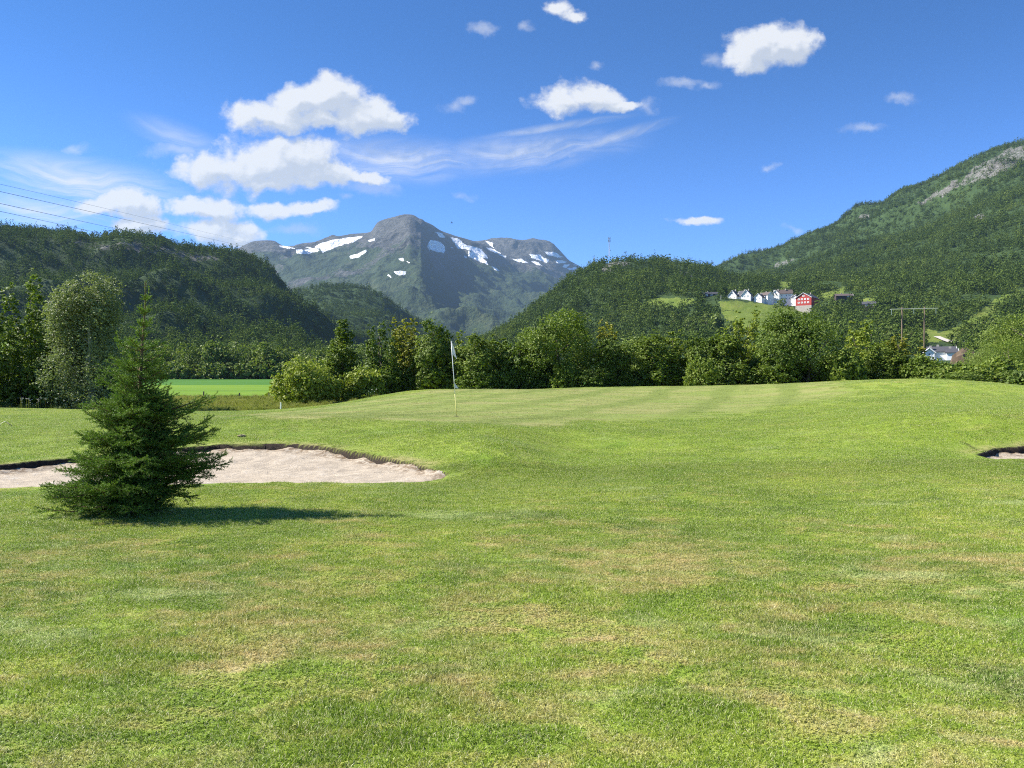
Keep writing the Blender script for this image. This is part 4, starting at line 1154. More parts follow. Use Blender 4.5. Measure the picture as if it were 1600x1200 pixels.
def branch(z, az, L, el0, el1, f):
    p = tpos(z); n = max(5, int(L / 0.05)); st = L / n; pts = [p]
    az_ = az
    for i in range(n):
        t_ = i / (n - 1 + 1e-6)
        el = el0 + (el1 - el0) * t_ ** 1.4; az_ += rs.normal() * 0.05
        d = np.array([math.cos(el) * math.cos(az_), math.cos(el) * math.sin(az_), math.sin(el)])
        p = p + d * st; pts.append(p)
    pts = np.array(pts)
    wood_mb.tube(pts[:: max(1, n // 5)].tolist() + [pts[-1].tolist()], list(np.linspace(0.004 + L * 0.009, 0.0015, len(pts[:: max(1, n // 5)]) + 1)), 5, cap=False)
    bare = 0.16 if f < .6 else 0.04
    k0 = int(n * bare)
    segs(pts[k0:], 1.0 + 1.1 * max(0, f - .5) * 2, 0.3 + 0.6 * f, 0.004)
    segs(pts[-max(2, n // 5):], 0.6, 0.9, 0.003)
    if rs.random() < 0.55:      # a young shoot bending up from near the tip
        kk = max(1, n - 1 - int(rs.integers(0, 4))); q0 = pts[kk]; d = np.array([math.cos(az_) * .45, math.sin(az_) * .45, rs.uniform(.5, 1.1)]) + rs.normal(size=3) * .2; d /= np.linalg.norm(d)
        l4 = rs.uniform(.05, .13) + .05 * f; segs(np.array([q0, q0 + d * l4 * .5, q0 + d * l4]), 1.2, 0.95, 0.002)
    # side twigs
    for i in range(max(1, k0), n):
        t_ = i / n; d = pts[i + 1] - pts[i] if i + 1 < len(pts) else pts[i] - pts[i - 1]; d = d / np.linalg.norm(d)
        upv = np.array([0, 0, 1.0]); side = np.cross(d, upv); side /= np.linalg.norm(side) + 1e-9
        for sg in (-1, 1):
            if rs.random() < (0.20 if f < .3 else (0.34 if f < .6 else 0.40)): continue
            l2 = min(0.30, L * 0.42) * (1 - t_) ** 0.7 * rs.uniform(0.6, 1.15) + 0.035
            a = R(rs.uniform(38, 58)); d2 = d * math.cos(a) + side * sg * math.sin(a) + upv * (rs.normal() * 0.30 + 0.10 * f + 0.03)
            d2 /= np.linalg.norm(d2)
            m = max(2, int(l2 / 0.06)); q = [pts[i]]
            for j in range(m): q.append(q[-1] + (d2 + np.array([0, 0, 0.10 * (j / m) - 0.05])) * l2 / m)
            q = np.array(q); segs(q, 1.0 + 0.8 * max(0, f - .5) * 2, 0.15 + 0.55 * t_ + 0.3 * f, 0.002)
            if l2 > 0.09:
                for j in range(1, m + 1):
                    for s3 in (-1, 1):
                        l3 = l2 * 0.42 * (1 - (j - 1) / m) * rs.uniform(.6, 1.2) + 0.02
                        pr = np.cross(d2, upv); pr /= np.linalg.norm(pr) + 1e-9
                        d3 = d2 * 0.68 + pr * s3 * 0.70 + upv * (rs.normal() * 0.32 + .06); d3 /= np.linalg.norm(d3)
                        e0 = q[j] if j < len(q) else q[-1]
                        segs(np.array([e0, e0 + d3 * l3]), 1.0, 0.2 + 0.6 * t_ * rs.random() + 0.2 * f, 0.0015)
z = 0.05; wh = 0
while z < Htop - 0.12:
    f = z / Htop
    nb = 7 if f < 0.40 else (6 if f < 0.52 else 5)
    a0 = rs.uniform(0, 6.28)
    for i in range(nb):
        az = a0 + i * 2 * math.pi / nb + rs.normal() * 0.2
        zz = z + rs.normal() * 0.02
        if f < .25: el0, el1 = R(rs.uniform(-22, 10)), R(rs.uniform(-5, 34))
        elif f < .5: el0, el1 = R(rs.uniform(-8, 20)), R(rs.uniform(8, 44))
        elif f < .72: el0, el1 = R(rs.uniform(8, 30)), R(rs.uniform(25, 62))
        else: el0, el1 = R(rs.uniform(34, 52)), R(rs.uniform(56, 80))
        # the branch tip should land on the outline
        zt = zz; L = reach(zz, az) / max(0.45, math.cos((el0 + el1) / 2))
        zt = zz + L * math.sin((el0 + el1) / 2); L = reach(min(max(zt, 0.03), Htop), az) / max(0.42, math.cos((el0 + el1) / 2)) * rs.uniform(0.55, 1.12)
        if L > 0.05: branch(zz, az, L, el0, el1, f)
    # short inner branches between whorls
    if f < 0.62:
        for i in range(5 if f < .5 else 3):
            az = rs.uniform(0, 6.28); zz = z + rs.uniform(0.02, 0.09)
            branch(zz, az, reach(zz, az) * rs.uniform(0.3, 0.65), R(rs.uniform(-5, 20)), R(rs.uniform(5, 30)), f)
    UPB = 1.0 + 0.9 * max(0, (f - .5) * 2)
    z += 0.08 if f < 0.5 else (0.10 if f < 0.62 else (0.13 if f < .8 else 0.16))
# a few long characteristic limbs: low left sweep, right one turned up, low right
for (zp, px_, py_, el0, el1) in [(772, 76, 752, -6, 6), (770, 88, 762, -8, 8), (766, 104, 745, 2, 4), (730, 104, 722, 4, 8), (735, 110, 738, -3, 10), (700, 352, 668, 2, 30), (722, 346, 704, -4, 22), (735, 350, 715, -6, 18), (765, 300, 778, -16, 0), (700, 132, 688, 5, 12), (740, 330, 742, -8, 8), (655, 330, 640, 10, 26), (640, 135, 642, 0, 14)]:
    z0 = spl(210, zp)[1]; ex, ez = spl(px_, py_); p0 = tpos(z0)
    az = math.pi * (1 if ex < 0 else 0) + rs.normal() * 0.22
    L = abs(ex - p0[0]) * 1.04
    branch(z0, az, L, R(el0), R(el1), 0.2)
    branch(z0 + .015, az + rs.normal() * .16, L * .9, R(el0 + 3), R(el1), 0.2)
# leader and needles directly on the upper stem
for za in np.arange(Htop * 0.55, Htop - 0.02, 0.03):
    segs(np.array([tpos(za), tpos(za + 0.03)]), 2.2, 0.95, 0.004)
S0 = np.array(S0); S1 = np.array(S1); SDn = np.array(SDn); SY = np.array(SY)
keep = (S0[:, 2] > 0.01) & (S1[:, 2] > 0.005); S0, S1, SDn, SY = S0[keep], S1[keep], SDn[keep], SY[keep]
ln = np.linalg.norm(S1 - S0, axis=1)
cnt = np.maximum(1, (ln * SDn * 340).astype(int))
print('spruce segs', len(S0), 'needles', cnt.sum())
si = np.repeat(np.arange(len(S0)), cnt); N = len(si)
tt = rs.random(N)[:, None]; base_ = S0[si] * (1 - tt) + S1[si] * tt
dr = unit(S1[si] - S0[si]); rv = rs.normal(size=(N, 3)) + np.array([0, 0, 0.35]); rv -= (rv * dr).sum(1)[:, None] * dr; rv = unit(rv)
nd = unit(dr * 0.75 + rv * 0.75); nl = rs.uniform(0.014, 0.026, N)[:, None]
wv_ = unit(np.cross(nd, rs.normal(size=(N, 3)))) * 0.0017
nv = np.stack([base_ - wv_, base_ + wv_, base_ + nd * nl * .6 + wv_, base_ + nd * nl, base_ + nd * nl * .6 - wv_], 1).reshape(-1, 3)
nf = np.arange(5 * N).reshape(N, 5)
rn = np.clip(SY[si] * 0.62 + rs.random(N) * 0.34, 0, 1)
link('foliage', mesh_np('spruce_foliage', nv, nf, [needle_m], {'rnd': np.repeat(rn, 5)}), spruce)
# fine twig wood
tw = MB()
tn = len(S0); off = np.array([[1, 0, 0], [-.5, .87, 0], [-.5, -.87, 0]]) * 0.0022
tv = (np.stack([S0[:, None] + off[None], S1[:, None] + off[None] * .7], 1)).reshape(-1, 3)
b6 = np.arange(tn)[:, None] * 6
tf = np.concatenate([b6 + np.array([[0, 1, 4, 3]]), b6 + np.array([[1, 2, 5, 4]]), b6 + np.array([[2, 0, 3, 5]])])
link('twigs', mesh_np('spruce_twigs', tv, tf, [twig_m]), spruce, kind='stuff')
wood_mb.build('branches', [twig_m], spruce, True, kind='stuff')
tm = MB(); zs = np.linspace(-0.05, Htop, 26)
tm.tube([tuple(tpos(a)) for a in zs], [max(0.006, 0.042 * (1 - (max(a, 0) / Htop)) ** 0.85) for a in zs], 9)
tm.build('trunk', [twig_m], spruce, True)

# ------------------------------------------------------------------ flag on the green
white_m = simple_mat('white_paint', (0.80, 0.80, 0.78), 0.45, 0.06, 3)
cloth_m, t, out = new_mat('flag_cloth')
bs = t.add('ShaderNodeBsdfPrincipled', {'Base Color': (0.82, 0.82, 0.82, 1), 'Roughness': 0.8})
tr = t.add('ShaderNodeBsdfTranslucent', {'Color': (0.75, 0.75, 0.75, 1)}); mx = t.add('ShaderNodeMixShader', {0: 0.35})
t.l.new(bs.outputs[0], mx.inputs[1]); t.l.new(tr.outputs[0], mx.inputs[2]); t.l.new(mx.outputs[0], out.inputs[0])
yellow_m = simple_mat('yellow_paint', (0.72, 0.66, 0.20), 0.45, 0.08, 3)
dark_m = simple_mat('dark_hole', (0.02, 0.02, 0.02), 0.9)
FD = 21.0
fx, fz0 = PZ(713.5, 651.5, FD); gz = float(h_base(np.array([fx]), np.array([FD]))[0]); fz0 = gz
ftx, ftz = PZ(705, 533, FD)
flag = empty('golf_flagstick', (fx, FD, fz0), 'golf flagstick on the green with a white flag and a tiny pennant halfway up', 'golf flag')
def fl(f): return ((ftx - fx) * f, 0.0, (ftz - fz0) * f)
mb = MB(); mb.tube([fl(-0.06), fl(0.30)], [0.011, 0.0105], 8); mb.build('lower_pole', [yellow_m], flag, True)
mb = MB(); mb.tube([fl(0.30), fl(0.65), fl(1.0)], [0.0105, 0.010, 0.008], 8); mb.build('upper_pole', [white_m], flag, True)
def cloth(name, pts, mat, thick, waves, parent):
    """pts: top hoist, bottom hoist, fly bottom, fly top (x,z local)"""
    nu, nv = 16, 10; V = []; F = []
    for side in (0, 1):
        for i in range(nu + 1):
            for j in range(nv + 1):
                u, v = i / nu, j / nv
                a = np.array(pts[0]) * (1 - v) + np.array(pts[1]) * v; b = np.array(pts[3]) * (1 - v) + np.array(pts[2]) * v
                p = a * (1 - u) + b * u; y = waves * math.sin(u * 7 + v * 2.5) * u + (thick if side else 0)
                V.append((p[0], y, p[1]))
    st = (nu + 1) * (nv + 1)
    for s_ in (0, 1):
        for i in range(nu):
            for j in range(nv):
                q = [s_ * st + i * (nv + 1) + j, s_ * st + (i + 1) * (nv + 1) + j, s_ * st + (i + 1) * (nv + 1) + j + 1, s_ * st + i * (nv + 1) + j + 1]
                F.append(q if s_ == 0 else q[::-1])
    return link(name, mesh_np(name, V, np.array(F), [mat], smooth=True), parent)
def fp(px, py): x, z = PZ(px, py, FD); return (x - fx, z - fz0)
cloth('flag', [fp(705.2, 533), fp(706.8, 553), fp(714, 561), fp(708.5, 541)], cloth_m, 0.002, 0.035, flag)
cloth('pennant', [fp(709.5, 598), fp(710.3, 606.5), fp(716.8, 607.0), fp(710.2, 598.3)], cloth_m, 0.002, 0.008, flag)
mb = MB(); mb.tube([(0, 0, -0.02), (0, 0, 0.006)], [0.055, 0.055], 20); mb.build('cup', [dark_m], flag)

# ------------------------------------------------------------------ stakes, posts, small things on the course
def ground_at(px, D):
    x, _ = PZ(px, 600, D); return float(x), float(h_ground(np.array([x]), np.array([D]))[0])
def post(name, px, top, D, rad, mat, label, cat, base=None, group=None, slant=0.0, n=8, cap=True):
    x, z = ground_at(px, D); z = base if base is not None else z
    _, zt = PZ(px, top, D); e = empty(name, (x, D, z), label, cat, group); h = zt - z
    mb = MB(); mb.tube([(0, 0, -0.15), (slant * .5, 0, h * .5), (slant, 0, h * 0.985)], [rad, rad, rad * .96], n); mb.build('shaft', [mat], e, False)
    mb = MB(); mb.tube([(slant, 0, h * 0.985), (slant, 0, h)], [rad * 1.12, rad * .7], n); mb.build('post_top', [mat], e, False)
    return e
wood_m = simple_mat('grey_wood', (0.12, 0.105, 0.085), 0.9, 0.4, 12, bump=0.4)
post('marker_stake', 438.5, 628.5, 40, 0.035, white_m, 'white marker stake in the grass before the low pale bush', 'stake')
post('marker_stake', 145, 625, 39, 0.035, birchbark_m, 'pale stake at the foot of the silvery willow', 'stake')
fence = empty('field_fence', (PZ(318, 600, 70)[0], 70, VALLEY), 'low wire fence on dark wooden posts along the near edge of the bright field', 'fence')
wire_m = simple_mat('steel_wire', (0.10, 0.10, 0.10), 0.5, metal=0.6)
fpx = [(262, 611), (318, 611.5), (374, 614), (420, 613), (470, 613)]
fx0 = fence.location.x; prev = None
for a, b in fpx:
    x, zt = PZ(a, b, 70); mb = MB(); mb.tube([(x - fx0, 0, -0.2), (x - fx0 + .02, 0, zt - VALLEY)], [0.07, 0.06], 7); mb.build('fence_post', [wood_m], fence)
    if prev is not None:
        for hh in (0.25, 0.5, 0.75):
            mb = MB(); mb.tube([(prev - fx0, 0, hh), ((prev + x) / 2 - fx0, 0, hh - .03), (x - fx0, 0, hh)], [0.006] * 3, 4); mb.build('wire', [wire_m], fence)
    prev = x
# bent cane lying on the fairway at the left edge
cx, cz = ground_at(8, 21.5)
cane = empty('bent_cane', (cx, 21.5, cz), 'pale bent cane arching out of the grass at the left edge', 'cane')
mb = MB(); mb.tube([(-0.19, 0, -0.02), (-0.12, 0, 0.09), (-0.03, 0, 0.145), (0.04, 0, 0.13)], [0.010] * 4, 7); mb.build('upper_rod', [simple_mat('pale_cane', (0.62, 0.58, 0.42), 0.6)], cane, True)
mb = MB(); mb.tube([(0.04, 0, 0.13), (0.13, -.02, 0.07), (0.23, -.04, 0.012)], [0.010, 0.009, 0.008], 7); mb.build('dark_rod', [wood_m], cane, True)
def lump(name, c, s, mat, label, cat, seed, group=None, nlat=12):
    r = np.random.default_rng(seed); bm = bmesh.new(); bmesh.ops.create_icosphere(bm, subdivisions=3, radius=1)
    co = np.array([v.co[:] for v in bm.verts]); n = 1 + 0.28 * fbm(co[:, 0] * 3 + seed, co[:, 1] * 3 + co[:, 2] * 2, 1.5, 3, seed) ; co = co * n[:, None] * np.array(s)
    co[:, 2] = np.maximum(co[:, 2], -s[2] * .5)
    for v, p in zip(bm.verts, co): v.co = p
    me = bpy.data.meshes.new(name); bm.to_mesh(me); bm.free(); me.materials.append(mat)
    o = link(name, me, label=label, category=cat, group=group); o.location = c; o.rotation_euler = (0, 0, r.uniform(0, 6)); return o
clod_m = simple_mat('turf_clod', (0.55, 0.43, 0.26), 0.95, 0.6, 30, bump=0.8)
x, z = ground_at(377, 16.0); lump('turf_clod', (x, 16.0, z + 0.02), (0.09, 0.06, 0.028), clod_m, 'loose clod of dried turf on the bank above the bunker', 'clod', 3)
rock_m = simple_mat('grey_rock', (0.42, 0.40, 0.37), 0.9, 0.5, 0.6, bump=0.8)

# ------------------------------------------------------------------ pylon, mast, wires
PD = 235.0
pole_m = simple_mat('tarred_pole', (0.17, 0.12, 0.085), 0.9, 0.45, 1.5, bump=0.4)
steel_m = simple_mat('galvanised_steel', (0.42, 0.43, 0.43), 0.5, 0.25, 1.0, metal=0.3)
glass_m = simple_mat('glass_insulator', (0.30, 0.38, 0.38), 0.25, 0.1)
pxc, _ = PZ(1427, 500, PD); pylon = empty('power_pylon', (pxc, PD, VALLEY), 'wooden H-frame power pylon with a steel crossarm rising over the thicket', 'pylon')
def pl(px, py): x, z = PZ(px, py, PD); return x - pxc, z - VALLEY
for a, tp in ((1409.5, 481.0), (1444.5, 480.5)):
    x, zt = pl(a, tp); mb = MB(); mb.tube([(x, 0, -1), (x, 0, zt * .5), (x, 0, zt + .25)], [0.24, 0.21, 0.17], 10); mb.build('pole', [pole_m], pylon, True)
x0, za = pl(1391.5, 483.5); x1, zb_ = pl(1464.5, 481.8)
for yy in (-0.28, 0.28):
    mb = MB(); mb.tube([(x0, yy, za), (x1, yy, zb_)], [0.13, 0.13], 4); mb.build('crossarm', [steel_m], pylon)
for px, py in ((1393, 483.5), (1428, 482.6), (1462.5, 482)):
    x, z = pl(px, py)
    o = MB()
    for i in range(9): o.tube([(x, 0, z - .15 - i * .17), (x, 0, z - .22 - i * .17)], [0.06, 0.13], 8)
    o.tube([(x, 0, z), (x, 0, z - 1.75)], [0.025, 0.025], 5); o.build('insulator_string', [glass_m], pylon)
wire2 = simple_mat('cable_metal', (0.09, 0.09, 0.10), 0.5, 0.05)
def cable(name, pts, rad, label):
    # pts: (px,py,D) ends and middle, smooth curve
    q = np.array([P(*p) for p in pts]); n = 40; tt = np.linspace(0, 1, n)
    a, m, b = q; c = 2 * m - 0.5 * (a + b); cur = np.outer((1 - tt) ** 2, a) + np.outer(2 * tt * (1 - tt), c) + np.outer(tt ** 2, b)
    mb = MB(); rr = [rad for _ in range(n)]
    mb.tube((cur - q[0]).tolist(), rr, 5); o = mb.build(name, [wire2], None, True, label=label, category='power cable', group='power cables across the left sky'); o.location = q[0].tolist(); return o
cable('power_cable', [(-120, 262, 190), (200, 334, 430), (392, 380, 980)], 0.045, 'thinnest and topmost cable crossing the clouds at the left')
cable('power_cable', [(-120, 273, 190), (200, 344, 430), (392, 387.5, 980)], 0.075, 'second cable from the top, running down to the right end of the left hill')
cable('power_cable', [(-120, 292, 190), (120, 344, 360), (262, 375, 860)], 0.075, 'third cable from the top, meeting the hill above the willow')
cable('power_cable', [(-120, 307, 190), (60, 343, 330), (172, 368, 780)], 0.075, 'lowest cable, vanishing behind the left hill first')
# radio masts on the knoll
def mast(px, top, base_py, D, arms, label):
    x, zb = PZ(px, base_py, D); _, zt = PZ(px, top, D); H = zt - zb
    e = empty('radio_mast', (x, D, zb - 1), label, 'radio mast'); mb = MB()
    w = 0.8
    for k in range(3):
        a = k * 2.094; mb.tube([(w * math.cos(a), w * math.sin(a), 0), (w * .5 * math.cos(a), w * .5 * math.sin(a), H)], [0.16, 0.13], 4)
    nb = 12
    for i in range(nb):
        for k in range(3):
            f0, f1 = i / nb, (i + 1) / nb; a, b = k * 2.094, (k + 1) * 2.094
            w0, w1 = w * (1 - .5 * f0), w * (1 - .5 * f1)
            mb.tube([(w0 * math.cos(a), w0 * math.sin(a), H * f0), (w1 * math.cos(b), w1 * math.sin(b), H * f1)], [0.07, 0.07], 3)
    mb.build('lattice', [steel_m], e)
    if arms:
        for f in (0.80, 0.86, 0.97):
            o = MB()
            for k in range(3): o.box((1.3 * math.cos(k * 2.1), 1.3 * math.sin(k * 2.1), H * f), (0.7, 0.5, 2.2))
            o.build('antenna', [steel_m], e)
        o = MB(); o.tube([(1.0, -.4, H * .33), (1.5, -.7, H * .33)], [0.2, 0.9], 10); o.build('dish', [steel_m], e)
    return e
mast(951.8, 370, 400, 1040, True, 'tall lattice radio mast with antennas on top of the wooded knoll')
mast(928.6, 400.5, 411, 1040, False, 'short thin mast left of the tall radio mast')

# bird
bm_ = MB(); bx, bz = PZ(706, 348.5, 160)
bm_.tube([(-.28, 0, 0), (-.1, 0, .03), (.15, 0, .02), (.28, 0, 0)], [0.01, .07, .06, .015], 6)
bm_.add([(0, -.06, .04), (.1, -.06, .05), (.05, -.55, .2), (-.1, -.5, .18)], [(0, 1, 2, 3), (3, 2, 1, 0)]); bm_.add([(0, .06, .04), (.1, .06, .05), (.05, .55, .2), (-.1, .5, .18)], [(3, 2, 1, 0), (0, 1, 2, 3)])
o = bm_.build('bird', [simple_mat('dark_feathers', (0.03, 0.03, 0.03), 0.8)], None, label='small dark bird in the sky above the snowy mountain', category='bird'); o.location = (bx, 160, bz)

# ------------------------------------------------------------------ houses
redw = simple_mat('red_boards', (0.42, 0.045, 0.035), 0.8, 0.18, 2)
whitew = simple_mat('white_boards', (0.84, 0.83, 0.80), 0.7, 0.08, 2)
slate = simple_mat('slate_roof', (0.075, 0.075, 0.085), 0.7, 0.3, 1.5)
slate_b = simple_mat('brown_roof', (0.12, 0.09, 0.08), 0.8, 0.3, 1.5)
stone_m = simple_mat('stone_base', (0.46, 0.42, 0.36), 0.9, 0.4, 1.2, bump=0.5)
brownw = simple_mat('brown_boards', (0.060, 0.042, 0.032), 0.8, 0.3, 2)
paneg, t, out = new_mat('window_glass')
b = t.add('ShaderNodeBsdfPrincipled', {'Base Color': (0.05, 0.06, 0.08, 1), 'Roughness': 0.12}); t.l.new(b.outputs[0], out.inputs[0])
def gable(w, d, h, rh, rz, c, base=0.0):
    """returns transform + wall mesh builder for a gabled block; gable end faces local -Y"""
    def T(x, y, z): return (c[0] + x * math.cos(rz) - y * math.sin(rz), c[1] + x * math.sin(rz) + y * math.cos(rz), c[2] + z)
    return T
def house(name, px, py, D, rz, blocks, wall, roof, label, base_m=None, z=None):
    """blocks: (cx,cy,w(gable width),d,h,roof_h,rot,windows list)"""
    if z is None: x, y, z = hill_point(rh, px, D)
    x, zz = PZ(px, py, D); e = empty(name, (x, D, zz), label, 'house'); e.rotation_euler = (0, 0, rz)
    for (cx, cy, w, d, h, rhh, ro, wins) in blocks:
        def T(a, b_, c_, cx=cx, cy=cy, ro=ro): return (cx + a * math.cos(ro) - b_ * math.sin(ro), cy + a * math.sin(ro) + b_ * math.cos(ro), c_)
        zb = 0.0
        if base_m:
            mb = MB(); mb.box((cx, cy, 0.2), (0.01, 0.01, 0.01)); mb = MB()
            hh = 1.7; vs = [T(sx_ * (w / 2 + .1), sy_ * (d / 2 + .1), zz_) for zz_ in (-6, hh) for sx_, sy_ in ((-1, -1), (1, -1), (1, 1), (-1, 1))]
            mb.add(vs, [(3, 2, 1, 0), (4, 5, 6, 7), (0, 1, 5, 4), (1, 2, 6, 5), (2, 3, 7, 6), (3, 0, 4, 7)]); mb.build('foundation', [base_m], e); zb = hh
        mb = MB(); vs = [T(-w / 2, -d / 2, zb - (0 if base_m else 5)), T(w / 2, -d / 2, zb - (0 if base_m else 5)), T(w / 2, d / 2, zb - (0 if base_m else 5)), T(-w / 2, d / 2, zb - (0 if base_m else 5)),
              T(-w / 2, -d / 2, h), T(w / 2, -d / 2, h), T(w / 2, d / 2, h), T(-w / 2, d / 2, h), T(0, -d / 2, h + rhh), T(0, d / 2, h + rhh)]
        mb.add(vs, [(0, 3, 2, 1), (0, 1, 5, 8, 4), (2, 3, 7, 9, 6), (1, 2, 6, 5), (3, 0, 4, 7), (4, 8, 9, 7), (5, 6, 9, 8)]); mb.build('wall', [wall], e)
        mb = MB(); ov = 0.55; sl = rhh / (w / 2); th = 0.3
        for s_ in (-1, 1):
            ex, ez = s_ * (w / 2 + ov), h - ov * sl
            q = [(0, -d / 2 - ov, h + rhh + .06), (ex, -d / 2 - ov, ez + .06), (ex, d / 2 + ov, ez + .06), (0, d / 2 + ov, h + rhh + .06)]
            vs = [T(*p) for p in q] + [T(p[0], p[1], p[2] + th) for p in q]
            mb.add(vs, [(0, 1, 2, 3), (7, 6, 5, 4), (0, 4, 5, 1), (1, 5, 6, 2), (2, 6, 7, 3), (3, 7, 4, 0)])
        rf = mb.build('roof', [roof], e)
        ch = MB(); ch.box(T(w * .12, d * .12, h + rhh + .4), (0.9, 0.9, 1.6)); ch.build('chimney', [stone_m], rf)
        mb = MB()      # white bargeboards on the gable
        for s_ in (-1, 1):
            q = [(0, -d / 2 - ov - .06, h + rhh - .15), (s_ * (w / 2 + ov), -d / 2 - ov - .06, h - ov * sl - .15)]
            mb.tube([T(q[0][0], q[0][1], q[0][2] + .25), T(q[1][0], q[1][1], q[1][2] + .25)], [0.24, 0.24], 4)
        mb.build('bargeboard', [whitew], rf)
        for (side, u, wz, ww, wh_) in wins:
            if side == 'g': c = T(u, -d / 2 - .06, wz); ax = ro
            elif side == 'r': c = T(w / 2 + .06, u, wz); ax = ro + math.pi / 2
            else: c = T(-w / 2 - .06, u, wz); ax = ro + math.pi / 2
            f_ = MB(); f_.box(c, (ww + .35, 0.14, wh_ + .35), rz=ax); fo = f_.build('window', [whitew], e)
            g_ = MB(); off = 0.07
            dx, dy = (math.sin(ro) * off, -math.cos(ro) * off) if side == 'g' else ((math.cos(ro) * off, math.sin(ro) * off) if side == 'r' else (-math.cos(ro) * off, -math.sin(ro) * off))
            g_.box((c[0] + dx, c[1] + dy, c[2]), (ww * .62, 0.06, wh_ * .62), rz=ax); g_.build('pane', [paneg], fo)
    return e
m_ = 1.0
# red barn: gable 20 px wide at 700 m = 12 m, long side going right and away
gw = [('g', u, z_, 1.3, 1.1) for z_ in (4.4, 7.4) for u in (-4.2, -1.4, 1.4, 4.2)] + [('g', 0, 10.4, 1.4, 1.1)]
house('red_barn', 1262, 481.5, 700, R(-40), [(0, 0, 14.0, 22, 8.8, 4.2, 0, gw)], redw, slate, 'big dark red barn with white windows, stone base and slate roof above the meadow', base_m=stone_m)
hw = [('g', u, z_, 1.1, 1.3) for z_ in (2.0, 4.6) for u in (-2, 2)]
house('white_farmhouse', 1151, 467.5, 715, R(-38), [(-2.5, 0, 8.0, 9, 3.0, 5.0, 0, [('g', -2, 1.6, 1.2, 1.4), ('g', 2, 1.6, 1.2, 1.4), ('g', 0, 5.0, 2.6, 1.2)]), (5.6, 3.5, 9.5, 8, 2.6, 4.9, R(-90), []), (9.8, 0.5, 8.5, 8, 3.0, 4.8, R(6), [('g', -1.5, 2, 1.1, 1.3), ('g', 1.5, 2, 1.1, 1.3), ('g', 0, 5.0, 1.1, 1.2)])], whitew, slate, 'white house with two steep gables and a dark roof, leftmost of the white farmhouses')
house('white_farmhouse', 1187, 470.5, 705, R(-42), [(0, 0, 7.5, 8, 3.2, 3.4, 0, [('g', -1.8, 1.8, 1.1, 1.2), ('g', 1.8, 1.8, 1.1, 1.2), ('g', 0, 4.2, 1.1, 1.0)]), (3.2, 7.5, 7.5, 10, 5.6, 2.6, R(70), []), (-7.5, 2, 4.5, 6, 1.4, 1.6, R(90), [])], whitew, slate_b, 'small white house with a low annex between the gabled farmhouse and the tall one')
house('white_farmhouse', 1218, 470.5, 710, R(-38), [(2.5, 2.5, 8.6, 15, 6.6, 3.6, R(-62), [('r', u, z_, 1.1, 1.4) for z_ in (2.0, 4.9) for u in (-5, -2, 2, 5)]), (-2.0, -1.0, 6.5, 7, 6.4, 3.4, 0, [('g', -1.7, 1.8, 1.0, 1.4), ('g', 1.7, 1.8, 1.0, 1.4), ('g', -1.7, 4.6, 1.0, 1.4), ('g', 1.7, 4.6, 1.0, 1.4)]), (12.8, 3.5, 4.2, 5, 3.2, 1.6, R(0), [('g', 0, 1.6, 1.2, 1.2)])], whitew, slate_b, 'tall two-storey white farmhouse next to the red barn')
house('dark_cabin', 1110, 464.5, 735, R(6), [(0, 0, 7.5, 18, 2.8, 1.8, R(90), [('l', -5, 1.6, 3.0, 1.3), ('l', 0, 1.6, 2.0, 1.3), ('l', 5, 1.6, 2.2, 1.3)])], brownw, slate, 'low dark wooden cabin half hidden in the trees left of the farmhouses')
house('dark_cabin', 1318, 467.0, 735, R(-10), [(0, 0, 7, 15, 2.6, 2.0, R(90), [('l', -3, 1.5, 1.4, 1.1)])], brownw, slate_b, 'low brown cabin among trees right of the red barn')
house('dark_cabin', 1358, 480.0, 690, R(-15), [(0, 0, 6.5, 11, 2.6, 2.2, R(80), [('l', -2.4, 1.5, 2.4, 1.2), ('l', 2.4, 1.5, 2.0, 1.2)])], brownw, slate, 'small dark cabin with white windows, farthest right of the cabins')
house('white_house', 1468, 559, 345, R(-26), [(0.6, 0, 6.6, 10.6, 2.7, 2.0, R(90), [('l', -3.2, 1.6, 1.2, 1.1)]), (-4.2, -3.2, 4.0, 3.4, 2.5, 1.7, 0, [('g', 0, 1.5, 1.2, 1.2)]), (4.4, -3.4, 3.6, 4.2, 2.3, 1.4, R(90), [])], whitew, slate, 'low white bungalow with a grey roof peeping over the bushes below the pylon', z=0)
# flagpole beside the farm
post('flagpole', 1126, 461, 705, 0.16, white_m, 'white flagpole beside the leftmost white farmhouse', 'flagpole', base=float(P(1126, 470, 705)[2]))
# gravel track and earth bank behind the bungalow, boulders
grav = simple_mat('gravel', (0.50, 0.46, 0.40), 0.95, 0.25, 0.8)
def strip(name, pts, mat, w):
    V = []; n = len(pts)
    q = np.array([hill_point(rh, a, d) for a, d in pts])
    for i in range(n):
        t_ = q[min(i + 1, n - 1)] - q[max(i - 1, 0)]; s_ = np.array([t_[1], -t_[0], 0]); s_ = s_ / np.linalg.norm(s_) * w[i] / 2
        for k in (-1, 0, 1): p = q[i] + s_ * k; V.append((p[0], p[1], p[2] + 0.9))
    F = [(3 * i + k, 3 * i + k + 1, 3 * i + 4 + k, 3 * i + 3 + k) for i in range(n - 1) for k in (0, 1)]
    link(name, mesh_np(name, V, np.array(F)[:, ::-1], [mat], smooth=True), kind='structure')
strip('track', [(1463, 520), (1470, 508), (1477, 496), (1484, 484), (1490, 474), (1496, 466)], grav, [4, 4, 4.5, 6, 8, 9])
